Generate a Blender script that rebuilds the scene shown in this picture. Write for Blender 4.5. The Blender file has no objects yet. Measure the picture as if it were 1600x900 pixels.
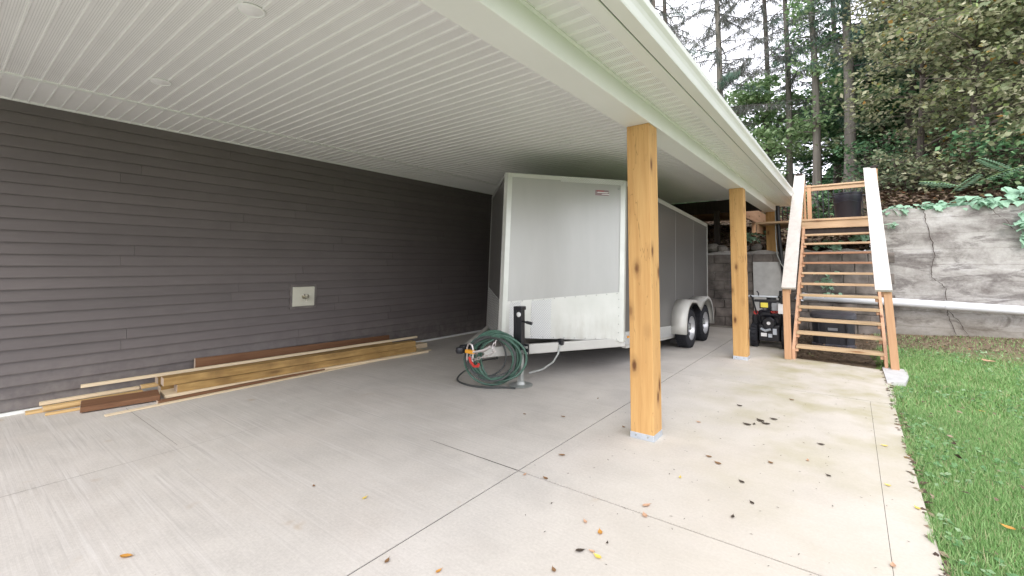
import bpy, bmesh, math, random
import numpy as np
from mathutils import Vector, Matrix
R=math.radians; PI=math.pi
random.seed(7); rng=np.random.default_rng(7)
C=bpy.context.scene.collection
S=bpy.context.scene
# ---------------------------------------------------------------- camera
cam=bpy.data.cameras.new('camera'); co=bpy.data.objects.new('camera',cam); C.objects.link(co)
F=696.0; PITCH=3.0; YAW=37.3; HZ=415.0
cy=HZ-F*math.tan(R(PITCH))
cam.sensor_width=36; cam.lens=36*F/1600; cam.clip_end=2000; cam.clip_start=.05
cam.shift_y=-(450-cy)/1600
co.location=(0,0,1.42); co.rotation_euler=(R(90+PITCH),0,R(YAW)); S.camera=co
# ---------------------------------------------------------------- world, sun, exposure
W=bpy.data.worlds.new('World'); S.world=W; W.use_nodes=True
wn=W.node_tree; wn.nodes.clear()
SUN_EL=R(40); SUN_ROT=R(158)
sky=wn.nodes.new('ShaderNodeTexSky'); sky.sky_type='NISHITA'; sky.sun_disc=False
sky.sun_elevation=SUN_EL; sky.sun_rotation=SUN_ROT; sky.air_density=1; sky.dust_density=2
tc=wn.nodes.new('ShaderNodeTexCoord'); nz=wn.nodes.new('ShaderNodeTexNoise'); nz.inputs['Scale'].default_value=2.2; nz.inputs['Detail'].default_value=5
rp=wn.nodes.new('ShaderNodeValToRGB'); rp.color_ramp.elements[0].position=.3; rp.color_ramp.elements[0].color=(7.5,7.5,8.3,1); rp.color_ramp.elements[1].position=.7; rp.color_ramp.elements[1].color=(10.7,10.6,11.3,1)
mx=wn.nodes.new('ShaderNodeMixRGB'); mx.inputs[0].default_value=.86
bg=wn.nodes.new('ShaderNodeBackground'); bg.inputs[1].default_value=.12
out=wn.nodes.new('ShaderNodeOutputWorld')
l=wn.links.new
l(tc.outputs['Generated'],nz.inputs['Vector']); l(nz.outputs['Fac'],rp.inputs[0]); l(sky.outputs[0],mx.inputs[1]); l(rp.outputs[0],mx.inputs[2]); l(mx.outputs[0],bg.inputs[0]); l(bg.outputs[0],out.inputs[0])
sl=bpy.data.lights.new('sun','SUN'); sl.energy=.6; sl.angle=R(25); sl.color=(1,.96,.9)
so=bpy.data.objects.new('sun',sl); C.objects.link(so)
so.rotation_euler=(R(90)-SUN_EL,0,PI-SUN_ROT)   # light from +X / -Y side, behind and right of the camera
S.view_settings.view_transform='Standard'; S.view_settings.look='None'; S.view_settings.exposure=1.42; S.view_settings.gamma=1
S.render.engine='CYCLES'
S.cycles.max_bounces=8; S.cycles.diffuse_bounces=6; S.cycles.transparent_max_bounces=4
# ---------------------------------------------------------------- materials
class NT:
    def __init__(s,name):
        s.m=bpy.data.materials.new(name); s.m.use_nodes=True; s.t=s.m.node_tree; s.n=s.t.nodes
        s.b=s.n['Principled BSDF']
    def new(s,t,**k):
        n=s.n.new(t)
        for a,v in k.items():
            if hasattr(n,a): setattr(n,a,v)
            else: n.inputs[a.replace('_',' ')].default_value=v
        return n
    def link(s,a,b): s.t.links.new(a,b)
    def coords(s,scale=(1,1,1),kind='Object',rot=(0,0,0)):
        c=s.new('ShaderNodeTexCoord'); mp=s.new('ShaderNodeMapping'); mp.inputs['Scale'].default_value=scale; mp.inputs['Rotation'].default_value=rot
        s.link(c.outputs[kind],mp.inputs[0]); return mp.outputs[0]
    def noise(s,vec,scale,detail=4,rough=.55,dist=0):
        n=s.new('ShaderNodeTexNoise'); n.inputs['Scale'].default_value=scale; n.inputs['Detail'].default_value=detail; n.inputs['Roughness'].default_value=rough; n.inputs['Distortion'].default_value=dist
        s.link(vec,n.inputs['Vector']); return n.outputs['Fac']
    def ramp(s,fac,stops):
        r=s.new('ShaderNodeValToRGB'); e=r.color_ramp.elements
        while len(e)<len(stops): e.new(.5)
        for i,(p,c) in enumerate(stops):
            e[i].position=p; e[i].color=(*c,1) if len(c)==3 else c
        s.link(fac,r.inputs[0]); return r.outputs[0]
    def mix(s,fac,a,b,mode='MIX'):
        m=s.new('ShaderNodeMixRGB'); m.blend_type=mode
        for i,v in ((0,fac),(1,a),(2,b)):
            if isinstance(v,(int,float)): m.inputs[i].default_value=v
            elif isinstance(v,tuple): m.inputs[i].default_value=(*v,1)
            else: s.link(v,m.inputs[i])
        return m.outputs[0]
    def math(s,op,a,b=None):
        m=s.new('ShaderNodeMath'); m.operation=op
        for i,v in ((0,a),(1,b)):
            if v is None: continue
            if isinstance(v,(int,float)): m.inputs[i].default_value=v
            else: s.link(v,m.inputs[i])
        return m.outputs[0]
    def col(s,c):
        if isinstance(c,tuple): s.b.inputs['Base Color'].default_value=(*c,1)
        else: s.link(c,s.b.inputs['Base Color'])
    def bump(s,h,strength=.3,dist=.01):
        b=s.new('ShaderNodeBump'); b.inputs['Strength'].default_value=strength; b.inputs['Distance'].default_value=dist
        s.link(h,b.inputs['Height']); s.link(b.outputs[0],s.b.inputs['Normal'])
    def set(s,rough=.6,metal=0,spec=.5):
        s.b.inputs['Roughness'].default_value=rough; s.b.inputs['Metallic'].default_value=metal
        s.b.inputs['Specular IOR Level'].default_value=spec; return s.m
def plain(name,c,rough=.6,metal=0,spec=.5,var=.12,scale=6,bump=0):
    t=NT(name); v=t.coords(); f=t.noise(v,scale,5)
    lo=tuple(x*(1-var) for x in c); hi=tuple(min(1,x*(1+var)) for x in c)
    t.col(t.ramp(f,[(.3,lo),(.7,hi)]))
    if bump: t.bump(t.noise(v,scale*12,4),bump,.004)
    return t.set(rough,metal,spec)
def wood(name,c1,c2,knot,axis='Z',rough=.7,knots=True,check=False,fine=1.0,wear=None):
    t=NT(name); k=.07
    sc={'X':(k,1,1),'Y':(1,k,1),'Z':(1,1,k)}[axis]
    v=t.coords(sc); f=t.noise(v,28*fine,6,.6,.6); f2=t.noise(t.coords(sc),7,3,.5,1.2)
    colr=t.ramp(f,[(.3,c1),(.7,c2)]); colr=t.mix(.45,colr,t.ramp(f2,[(.35,c1),(.65,c2)]))
    if knots:
        ks={'X':(1.6,7,7),'Y':(7,1.6,7),'Z':(6,6,2.6)}[axis]
        vo=t.new('ShaderNodeTexVoronoi'); vo.inputs['Scale'].default_value=1; vo.inputs['Randomness'].default_value=1; t.link(t.coords(ks),vo.inputs['Vector'])
        d=t.math('ADD',vo.outputs['Distance'],t.math('MULTIPLY',t.noise(t.coords(),30,2),.06))
        colr=t.mix(t.ramp(d,[(.10,(1,1,1)),(.19,(0,0,0))]),colr,knot)
        colr=t.mix(t.ramp(d,[(.15,(.35,.35,.35)),(.33,(0,0,0))]),colr,knot)
    if check:
        f3=t.noise(t.coords({'Z':(1,1,.09)}[axis]),9,3,.6,.3)
        line=t.ramp(t.math('ABSOLUTE',t.math('SUBTRACT',f3,.5)),[(.001,(.7,.7,.7)),(.004,(0,0,0))])
        colr=t.mix(line,colr,tuple(x*.45 for x in c1))
    if wear:
        colr=t.mix(t.ramp(t.noise(t.coords(),3,5),[(.45,(0,0,0)),(.7,(.7,.7,.7))]),colr,wear)
    t.col(colr); t.bump(f,.25,.004)
    return t.set(rough,0,.3)
M={}
def siding():
    t=NT('siding_vinyl'); v=t.coords(); oi=t.new('ShaderNodeObjectInfo')
    c=t.ramp(t.noise(v,2.2,4,.6),[(.3,(.118,.103,.101)),(.7,(.138,.120,.117))])
    c=t.mix(.35,c,t.ramp(oi.outputs['Random'],[(0,(.105,.092,.09)),(1,(.150,.131,.128))]))
    c=t.mix(t.ramp(t.noise(t.coords((1,.15,1)),30,3),[(.45,(0,0,0)),(.8,(.18,.18,.18))]),c,(.2,.18,.17))
    sx=t.new('ShaderNodeSeparateXYZ'); t.link(t.new('ShaderNodeTexCoord').outputs['Object'],sx.inputs[0])
    mr=t.new('ShaderNodeMapRange'); mr.inputs['From Min'].default_value=.55; mr.inputs['From Max'].default_value=.02; t.link(sx.outputs[2],mr.inputs['Value'])
    c=t.mix(t.math('MULTIPLY',mr.outputs[0],t.ramp(t.noise(v,7,6,.7),[(.4,(0,0,0)),(.7,(.55,.55,.55))])),c,(.27,.25,.22))
    t.col(c); t.bump(t.noise(t.coords((1,.08,1)),5,3),.12,.01); return t.set(.48,0,.4)
M['siding']=siding()
M['trim_white']=plain('white_aluminium',(.78,.80,.77),.45,0,.4,.03,2)
M['beam_white']=plain('beam_cladding',(.78,.785,.765),.42,0,.5,.03,1.5)
def soffit(name,perf,k=.55,hc=.2):
    t=NT(name); v=t.coords(); base=t.ramp(t.noise(v,3,3),[(.3,(.80,.80,.79)),(.7,(.85,.85,.84))])
    if perf:
        sx=t.new('ShaderNodeSeparateXYZ'); t.link(t.new('ShaderNodeTexCoord').outputs['Object'],sx.inputs[0])
        P=.0125
        def cell(o): 
            fr=t.math('FRACT',t.math('DIVIDE',o,P)); return t.math('SUBTRACT',fr,.5)
        a=cell(sx.outputs[0]); b=cell(sx.outputs[1])
        d=t.math('SQRT',t.math('ADD',t.math('MULTIPLY',a,a),t.math('MULTIPLY',b,b)))
        hole=t.math('LESS_THAN',d,.24)
        # plain rim at both long edges of a strip
        e=t.math('LESS_THAN',t.math('ABSOLUTE',t.math('SUBTRACT',sx.outputs[1],.049)),.037)
        base=t.mix(t.math('MULTIPLY',hole,t.math('MULTIPLY',e,k)),base,(hc,hc,hc))
    t.col(base); return t.set(.33,0,.5)
M['soffit']=soffit('soffit_plain',False); M['soffit_p']=soffit('soffit_perforated',True); M['soffit_e']=soffit('eave_perforated',True,.85,.10)
M['post']=wood('cedar_post',(.45,.245,.088),(.60,.375,.15),(.13,.055,.02),'Z',.65,True,True)
M['lumZ']=wood('stair_lumber_upright',(.42,.23,.12),(.55,.34,.20),(.16,.06,.03),'Z')
M['lumX']=wood('stair_lumber_cross',(.45,.29,.17),(.62,.45,.29),(.18,.08,.04),'X')
M['tread_pale']=wood('pale_tread_lumber',(.40,.28,.16),(.57,.43,.27),(.25,.13,.06),'X')
M['tread_red']=wood('reddish_tread_lumber',(.34,.175,.10),(.46,.26,.16),(.16,.07,.04),'X')
M['lumY']=wood('stair_lumber_long',(.46,.26,.15),(.60,.38,.25),(.18,.08,.04),'Y')
M['cap']=wood('rail_cap_lumber',(.46,.43,.39),(.58,.55,.51),(.35,.28,.2),'Y',.75,False)
M['dark_wood']=wood('dark_lumber',(.03,.024,.022),(.06,.045,.04),(.02,.01,.01),'Z',.8,False)
M['pale']=wood('pale_pine',(.62,.50,.33),(.76,.64,.46),(.4,.25,.12),'Y',.7,False)
M['yellow']=wood('yellow_pine',(.55,.36,.15),(.70,.50,.25),(.25,.12,.04),'Y',.7,True)
M['oldwood']=wood('weathered_pine',(.26,.155,.05),(.50,.33,.13),(.10,.05,.02),'Y',.8,True,wear=(.17,.10,.04))
M['brown']=wood('treated_brown',(.13,.06,.03),(.24,.125,.065),(.06,.03,.015),'Y',.7,True)
M['grey_end']=plain('end_grain',(.45,.36,.28),.8)
M['galv']=plain('galvanised_steel',(.55,.60,.66),.4,.6,.5,.12,25)
M['black']=plain('black_metal',(.015,.016,.02),.35,.1,.5,.2,9)
M['rubber']=plain('tyre_rubber',(.022,.023,.028),.8,0,.3,.25,20,.2)
M['rim']=plain('wheel_silver',(.55,.56,.58),.35,.5)
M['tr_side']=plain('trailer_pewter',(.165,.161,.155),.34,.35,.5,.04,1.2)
M['tr_nose']=plain('trailer_nose_silver_base',(.43,.435,.42),.38,.25,.5,.03,1.0)
def guard():
    t=NT('grimy_stone_guard'); v=t.coords()
    c=t.ramp(t.noise(v,3,5,.6),[(.3,(.58,.59,.55)),(.7,(.66,.665,.63))])
    sx=t.new('ShaderNodeSeparateXYZ'); t.link(t.new('ShaderNodeTexCoord').outputs['Object'],sx.inputs[0])
    mr=t.new('ShaderNodeMapRange'); mr.inputs['From Min'].default_value=.95; mr.inputs['From Max'].default_value=.42; t.link(sx.outputs[2],mr.inputs['Value'])
    c=t.mix(t.math('MULTIPLY',mr.outputs[0],t.ramp(t.noise(t.coords((1,1,.25)),9,6,.7),[(.4,(0,0,0)),(.75,(.5,.5,.5))])),c,(.36,.33,.27))
    t.col(c); t.bump(t.noise(t.coords((1,1,.04)),45,2),.15,.004); return t.set(.4,.35)
M['guard']=guard()
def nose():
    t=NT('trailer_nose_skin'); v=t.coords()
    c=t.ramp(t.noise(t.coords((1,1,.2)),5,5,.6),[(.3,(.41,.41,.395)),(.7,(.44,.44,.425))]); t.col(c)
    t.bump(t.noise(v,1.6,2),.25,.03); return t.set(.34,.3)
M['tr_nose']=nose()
M['alu']=plain('bright_aluminium',(.62,.63,.59),.38,.45,.5,.06,5)
M['tr_white']=plain('frame_silver_paint',(.53,.525,.49),.45,.2,.5,.06,5)
M['galvdull']=plain('jack_inner_steel',(.40,.42,.40),.45,.5,.5,.2,14)
M['hose']=plain('green_hose',(.06,.13,.095),.4,0,.5,.3,8)
M['hose2']=plain('dark_air_hose',(.055,.06,.058),.5)
M['chain']=plain('zinc_chain',(.62,.58,.56),.35,.7)
M['orange']=plain('orange_latch',(.75,.34,.03),.45); M['red']=plain('red_plastic',(.5,.04,.03),.4)
M['amber']=plain('amber_lens',(.7,.3,.03),.3)
M['whitep']=plain('white_plastic',(.8,.8,.8),.4); M['greyp']=plain('grey_plastic',(.28,.29,.31),.5)
M['pvc']=plain('white_pvc',(.72,.74,.78),.4,0,.5,.05,3)
M['bin']=plain('navy_black_plastic',(.016,.017,.026),.38,0,.5,.1,5)
M['tub']=plain('charcoal_plastic',(.035,.036,.043),.5,0,.5,.15,5); M['tublid']=plain('charcoal_lid',(.11,.11,.13),.45)
M['sticker']=plain('decal_mauve',(.28,.20,.22),.5); M['yellowp']=plain('yellow_label',(.7,.6,.08),.5)
M['vent']=plain('beige_mounting_block',(.58,.57,.48),.55,0,.4,.04,5); M['brass']=plain('chrome_brass',(.5,.47,.38),.25,.9,.5,.3,30)
M['light']=plain('ceiling_light_white',(.8,.81,.8),.45,0,.4,.02,3)
M['bark']=wood('grey_bark',(.055,.045,.038),(.16,.135,.115),(.03,.02,.02),'Z',.9,False,fine=.6)
M['bark2']=wood('pale_bark',(.11,.10,.085),(.27,.25,.215),(.06,.055,.045),'Z',.9,False,fine=.6)
M['twig']=plain('dead_twigs',(.10,.088,.085),.9)
M['crack']=plain('crack_dark',(.02,.018,.016),.95)
def diamond():
    t=NT('diamond_plate'); v=t.coords((1,1,1))
    sx=t.new('ShaderNodeSeparateXYZ'); t.link(t.new('ShaderNodeTexCoord').outputs['Object'],sx.inputs[0])
    a=t.math('ADD',sx.outputs[0],sx.outputs[1]); z=sx.outputs[2]
    p=t.math('SINE',t.math('MULTIPLY',t.math('ADD',a,z),190)); q=t.math('SINE',t.math('MULTIPLY',t.math('SUBTRACT',a,z),190))
    h=t.math('MAXIMUM',p,q); r=t.ramp(h,[(.6,(.50,.51,.50)),(.95,(.74,.75,.73))]); t.col(r); t.bump(h,.6,.004); return t.set(.35,.5)
M['diamond']=diamond()
def concrete():
    t=NT('broomed_concrete'); v=t.coords()
    big=t.noise(v,.55,4,.5,.4); mid=t.noise(v,2.3,6,.6,.3); fine=t.noise(v,60,4,.7)
    c=t.ramp(big,[(.3,(.52,.50,.44)),(.55,(.60,.56,.495)),(.75,(.62,.57,.515))])
    c=t.mix(.6,c,t.ramp(mid,[(.3,(.38,.355,.325)),(.55,(.55,.515,.47)),(.72,(.64,.60,.555))]))
    c=t.mix(t.ramp(t.noise(v,1.1,4,.6,.6),[(.5,(0,0,0)),(.72,(.4,.4,.4))]),c,(.47,.41,.35))
    c=t.mix(.35,c,t.ramp(fine,[(.35,(.38,.37,.35)),(.7,(.62,.60,.57))]))
    # broom lines along X
    br=t.noise(t.coords((.018,1,1)),62,3,.7,.0); br2=t.noise(t.coords((.08,1,1)),13,3,.6)
    lf=t.new('ShaderNodeMapRange'); lf.inputs['From Min'].default_value=-1.6; lf.inputs['From Max'].default_value=-3.6; lf.inputs['To Min'].default_value=.10; lf.inputs['To Max'].default_value=.42
    s0_=t.new('ShaderNodeSeparateXYZ'); t.link(t.new('ShaderNodeTexCoord').outputs['Object'],s0_.inputs[0]); t.link(s0_.outputs[0],lf.inputs['Value'])
    c=t.mix(t.math('MULTIPLY',t.ramp(br2,[(.42,(0,0,0)),(.60,(1,1,1))]),lf.outputs[0]),c,t.ramp(br,[(.36,(.36,.34,.315)),(.5,(.54,.51,.475)),(.64,(.66,.64,.61))]))
    # rusty, mossy stains
    st=t.ramp(t.noise(v,3.4,3,.5,.2),[(.70,(0,0,0)),(.80,(.45,.45,.45))]); c=t.mix(st,c,(.36,.24,.12))
    sx=t.new('ShaderNodeSeparateXYZ'); t.link(t.new('ShaderNodeTexCoord').outputs['Object'],sx.inputs[0])
    right=t.ramp(sx.outputs[0],[(0,(0,0,0)),(1,(1,1,1))]);
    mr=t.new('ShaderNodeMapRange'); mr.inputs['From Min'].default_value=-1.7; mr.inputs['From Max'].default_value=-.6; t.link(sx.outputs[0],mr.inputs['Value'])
    my=t.new('ShaderNodeMapRange'); my.inputs['From Min'].default_value=2.0; my.inputs['From Max'].default_value=6.0; t.link(sx.outputs[1],my.inputs['Value'])
    moss=t.math('MULTIPLY',t.math('MULTIPLY',mr.outputs[0],my.outputs[0]),t.ramp(t.noise(v,1.7,5,.6),[(.42,(0,0,0)),(.66,(.75,.75,.75))]))
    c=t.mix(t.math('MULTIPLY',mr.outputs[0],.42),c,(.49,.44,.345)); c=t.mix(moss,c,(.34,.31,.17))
    sp=t.ramp(t.noise(v,38,2,.5),[(.76,(0,0,0)),(.80,(.55,.55,.55))]); c=t.mix(sp,c,(.16,.13,.1))
    t.col(c); t.bump(t.math('ADD',br,t.math('MULTIPLY',fine,.5)),.2,.005); return t.set(.85,0,.25)
M['concrete']=concrete()
def oldconc():
    t=NT('old_retaining_concrete'); v=t.coords()
    a=t.noise(t.coords((.7,1,1.6)),1.6,7,.62,.5); b=t.noise(t.coords((.5,1,1.4)),2.6,8,.7,.8); d=t.noise(v,25,5,.7)
    c=t.ramp(a,[(.34,(.14,.12,.115)),(.43,(.31,.295,.28)),(.54,(.45,.435,.415)),(.66,(.60,.59,.585))])
    c=t.mix(t.ramp(b,[(.50,(0,0,0)),(.60,(.8,.8,.8))]),c,(.10,.085,.085))
    c=t.mix(.3,c,t.ramp(d,[(.3,(.15,.14,.12)),(.7,(.45,.43,.4))]))
    # board marks
    sx=t.new('ShaderNodeSeparateXYZ'); t.link(t.new('ShaderNodeTexCoord').outputs['Object'],sx.inputs[0])
    zz=t.math('FRACT',t.math('DIVIDE',t.math('ADD',sx.outputs[2],t.math('MULTIPLY',t.noise(v,2,3),.03)),.29))
    c=t.mix(t.ramp(zz,[(.0,(.55,.55,.55)),(.05,(0,0,0))]),c,(.12,.10,.085))
    # damp dirty foot and green upper left
    mr=t.new('ShaderNodeMapRange'); mr.inputs['From Min'].default_value=.75; mr.inputs['From Max'].default_value=.1; t.link(sx.outputs[2],mr.inputs['Value'])
    c=t.mix(t.math('MULTIPLY',mr.outputs[0],.55),c,(.13,.11,.07))
    t.col(c); t.bump(t.math('ADD',d,t.math('MULTIPLY',zz,.4)),.5,.012); return t.set(.9,0,.2)
M['oldconc']=oldconc(); M['crack_w']=plain('wall_crack',(.06,.045,.038),.95); M['joint_faint']=plain('faint_joint',(.22,.20,.18),.9)
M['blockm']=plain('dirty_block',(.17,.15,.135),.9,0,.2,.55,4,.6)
M['pier']=plain('pier_concrete',(.50,.50,.49),.85,0,.3,.12,7,.3)
M['soil']=plain('soil_and_litter',(.17,.13,.09),.95,0,.2,.5,14,.6)
M['stone']=plain('field_stone',(.24,.22,.20),.9,0,.2,.35,6,.5)
def turfbase():
    t=NT('lawn_soil_green'); v=t.coords()
    c=t.ramp(t.noise(v,9,6,.7),[(.3,(.08,.13,.04)),(.6,(.14,.21,.06)),(.8,(.17,.15,.08))])
    sx=t.new('ShaderNodeSeparateXYZ'); t.link(t.new('ShaderNodeTexCoord').outputs['Object'],sx.inputs[0])
    y_=t.math('ADD',sx.outputs[1],t.math('MULTIPLY',t.noise(v,1.3,4),1.6)); mr=t.new('ShaderNodeMapRange'); mr.inputs['From Min'].default_value=9.6; mr.inputs['From Max'].default_value=10.7; t.link(y_,mr.inputs['Value'])
    c=t.mix(mr.outputs[0],c,t.ramp(t.noise(v,16,5,.7),[(.3,(.12,.09,.06)),(.7,(.27,.21,.14))])); t.col(c); return t.set(.95,0,.2)
M['turf']=turfbase()
def leafmat(name,stops,transl=.25,rough=.6):
    t=NT(name); g=t.new('ShaderNodeNewGeometry')
    r=t.ramp(g.outputs['Random Per Island'],stops)
    t.n[r.node.name].color_ramp.interpolation='LINEAR'
    t.col(r); t.set(rough,0,.3)
    if transl:
        tr=t.new('ShaderNodeBsdfTranslucent'); t.link(r,tr.inputs[0]); ms=t.new('ShaderNodeMixShader'); ms.inputs[0].default_value=transl
        o=t.n['Material Output']; t.link(t.b.outputs[0],ms.inputs[1]); t.link(tr.outputs[0],ms.inputs[2]); t.link(ms.outputs[0],o.inputs[0])
    return t.m
M['lf_beech']=leafmat('autumn_beech_leaves',[(0,(.15,.19,.10)),(.35,(.26,.29,.165)),(.6,(.37,.37,.23)),(.82,(.48,.46,.33)),(.95,(.36,.45,.18)),(.985,(.30,.26,.10)),(1,(.48,.24,.05))])
M['lf_green']=leafmat('green_leaves',[(0,(.05,.13,.06)),(.5,(.12,.25,.12)),(.85,(.21,.37,.18)),(1,(.36,.47,.25))])
M['lf_lime']=leafmat('light_green_leaves',[(0,(.18,.30,.13)),(.5,(.30,.46,.22)),(1,(.46,.58,.34))])
M['lf_olive']=leafmat('olive_leaves',[(0,(.12,.17,.10)),(.5,(.22,.27,.16)),(.8,(.33,.36,.22)),(1,(.46,.45,.28))])
M['needle']=leafmat('spruce_needles',[(0,(.08,.10,.08)),(.5,(.13,.15,.13)),(.8,(.18,.18,.17)),(1,(.23,.21,.20))],.1)
M['needle_g']=leafmat('green_spruce_needles',[(0,(.06,.12,.09)),(.5,(.11,.19,.14)),(1,(.19,.27,.20))],.1)
M['vine']=leafmat('vine_leaves',[(0,(.18,.34,.22)),(.5,(.30,.50,.35)),(1,(.48,.64,.50))],.2,.45)
M['litter']=leafmat('leaf_litter',[(0,(.05,.032,.025)),(.35,(.12,.08,.055)),(.65,(.20,.145,.10)),(.85,(.28,.21,.15)),(.95,(.12,.14,.06)),(1,(.33,.14,.07))],0,.85)
M['grass']=leafmat('grass_blades',[(0,(.13,.25,.08)),(.4,(.23,.42,.14)),(.8,(.36,.56,.24)),(.95,(.46,.47,.26)),(1,(.5,.42,.27))],.25,.55)
M['clover']=leafmat('broad_leaf_weeds',[(0,(.08,.20,.07)),(.6,(.17,.32,.14)),(1,(.32,.44,.26))],.2,.5)
M['lyellow']=leafmat('yellow_fallen',[(0,(.60,.42,.06)),(1,(.70,.56,.14))],0); M['lbrown']=leafmat('brown_fallen',[(0,(.16,.09,.04)),(1,(.24,.14,.07))],0)
M['lorange']=leafmat('orange_fallen',[(0,(.45,.20,.04)),(1,(.55,.28,.06))],0); M['lpink']=leafmat('tan_fallen',[(0,(.48,.27,.19)),(1,(.5,.33,.2))],0); M['lblack']=leafmat('dark_fallen',[(0,(.035,.03,.025)),(1,(.07,.05,.035))],0)
# ---------------------------------------------------------------- helpers
class MB:
    def __init__(s): s.v=[]; s.f=[]; s.sm=[]
    def add(s,vs,fs,smooth=False):
        o=len(s.v); s.v+= [tuple(x) for x in vs]; s.f+=[tuple(i+o for i in q) for q in fs]; s.sm+=[smooth]*len(fs); return s
    def box(s,x0,x1,y0,y1,z0,z1,T=None,bev=0):
        if bev:
            bm=bmesh.new(); bmesh.ops.create_cube(bm,size=1)
            for v in bm.verts: v.co=Vector(((x0+x1)/2+v.co.x*(x1-x0),(y0+y1)/2+v.co.y*(y1-y0),(z0+z1)/2+v.co.z*(z1-z0)))
            bmesh.ops.bevel(bm,geom=bm.edges[:],offset=bev,segments=2,affect='EDGES',profile=.5)
            bm.verts.index_update(); vs=[v.co.copy() for v in bm.verts]; fs=[tuple(v.index for v in f.verts) for f in bm.faces]; bm.free()
        else:
            vs=[Vector(p) for p in ((x0,y0,z0),(x1,y0,z0),(x1,y1,z0),(x0,y1,z0),(x0,y0,z1),(x1,y0,z1),(x1,y1,z1),(x0,y1,z1))]
            fs=[(0,3,2,1),(4,5,6,7),(0,1,5,4),(1,2,6,5),(2,3,7,6),(3,0,4,7)]
        if T: vs=[T@v for v in vs]
        return s.add(vs,fs)
    def beam(s,p0,p1,w,h,up=(0,0,1),bev=0,center=True):
        """box from p0 to p1, width w sideways, height h along up"""
        p0=Vector(p0);p1=Vector(p1);d=(p1-p0);L=d.length;d.normalize();sd=d.cross(Vector(up)).normalized();u=sd.cross(d)
        T=Matrix.Translation(p0)@Matrix((sd,d,u)).transposed().to_4x4()
        return s.box(-w/2,w/2,0,L,-h/2,h/2,T,bev)
    def tube(s,path,r,n=8,caps=True,closed=False):
        path=[Vector(p) for p in path]; N=len(path); rr=r if hasattr(r,'__len__') else [r]*N
        vs=[];pu=None
        for i,p in enumerate(path):
            if closed: d=path[(i+1)%N]-path[i-1]
            else: d=path[min(i+1,N-1)]-path[max(i-1,0)]
            if d.length<1e-9: d=Vector((0,0,1))
            d.normalize()
            if pu is None:
                pu=Vector((0,0,1)) if abs(d.z)<.9 else Vector((1,0,0))
            a=(pu-d*pu.dot(d))
            if a.length<1e-6: a=Vector((1,0,0))-d*d.x
            a.normalize(); pu=a; b=d.cross(a)
            for k in range(n):
                t=2*PI*k/n; vs.append(p+(a*math.cos(t)+b*math.sin(t))*rr[i])
        fs=[]
        for i in range(N if closed else N-1):
            j=(i+1)%N
            for k in range(n): fs.append((i*n+k,i*n+(k+1)%n,j*n+(k+1)%n,j*n+k))
        if caps and not closed: fs+= [tuple(range(n-1,-1,-1)),tuple((N-1)*n+k for k in range(n))]
        return s.add(vs,fs,True)
    def lathe(s,prof,c,axis='Z',n=24,T=None,caps=True):
        """prof list of (r,h)"""
        vs=[]
        for r,h in prof:
            for k in range(n):
                t=2*PI*k/n; a,b=r*math.cos(t),r*math.sin(t)
                p={'Z':(a,b,h),'X':(h,a,b),'Y':(b,h,a)}[axis]; vs.append(Vector(p)+Vector(c))
        fs=[]
        for i in range(len(prof)-1):
            for k in range(n): fs.append((i*n+k,i*n+(k+1)%n,(i+1)*n+(k+1)%n,(i+1)*n+k))
        if caps: fs+=[tuple(range(n-1,-1,-1)),tuple((len(prof)-1)*n+k for k in range(n))]
        if T: vs=[T@v for v in vs]
        return s.add(vs,fs,True)
    def prism(s,poly,d,T=None):
        """poly: 3d points of a planar outline, extruded by vector d"""
        n=len(poly); a=[Vector(p) for p in poly]; b=[p+Vector(d) for p in a]
        vs=a+b
        if T: vs=[T@v for v in vs]
        return s.add(vs,[tuple(range(n-1,-1,-1)),tuple(range(n,2*n))]+[(i,(i+1)%n,n+(i+1)%n,n+i) for i in range(n)])
    def build(s,name,mat,parent=None,loc=None):
        me=bpy.data.meshes.new(name); me.from_pydata([tuple(v) for v in s.v],[],s.f); me.update()
        me.polygons.foreach_set('use_smooth',s.sm); me.materials.append(M[mat] if isinstance(mat,str) else mat)
        o=bpy.data.objects.new(name,me); C.objects.link(o)
        if parent: o.parent=parent
        if loc: o.location=loc
        bm=bmesh.new(); bm.from_mesh(me); bmesh.ops.recalc_face_normals(bm,faces=bm.faces[:]); bm.to_mesh(me); bm.free()
        if any(s.sm):
            for e in me.edges: pass
            try: me.set_sharp_from_angle(angle=R(40))
            except Exception: pass
        return o
def npmesh(name,verts,quads,mat,parent=None):
    me=bpy.data.meshes.new(name); verts=np.asarray(verts,np.float32); quads=np.asarray(quads,np.int32); k=quads.shape[1]
    me.vertices.add(len(verts)); me.vertices.foreach_set('co',verts.ravel())
    me.loops.add(quads.size); me.loops.foreach_set('vertex_index',quads.ravel())
    me.polygons.add(len(quads)); me.polygons.foreach_set('loop_start',np.arange(0,quads.size,k,dtype=np.int32)); me.polygons.foreach_set('loop_total',np.full(len(quads),k,np.int32))
    me.update(calc_edges=True); me.materials.append(M[mat]); o=bpy.data.objects.new(name,me); C.objects.link(o)
    if parent: o.parent=parent
    return o
def tag(o,label=None,cat=None,group=None,kind=None):
    for k,v in (('label',label),('category',cat),('group',group),('kind',kind)):
        if v: o[k]=v
    return o
def thing(name,label,cat,loc=(0,0,0),group=None,kind=None):
    o=bpy.data.objects.new(name,None); C.objects.link(o); o.location=loc; o.empty_display_size=.1
    return tag(o,label,cat,group,kind)
def inst(src,parent,loc,rot=None,scale=None):
    o=src.copy(); C.objects.link(o); o.parent=parent; o.location=loc
    if rot: o.rotation_euler=rot
    if scale: o.scale=scale
    return o
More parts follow.
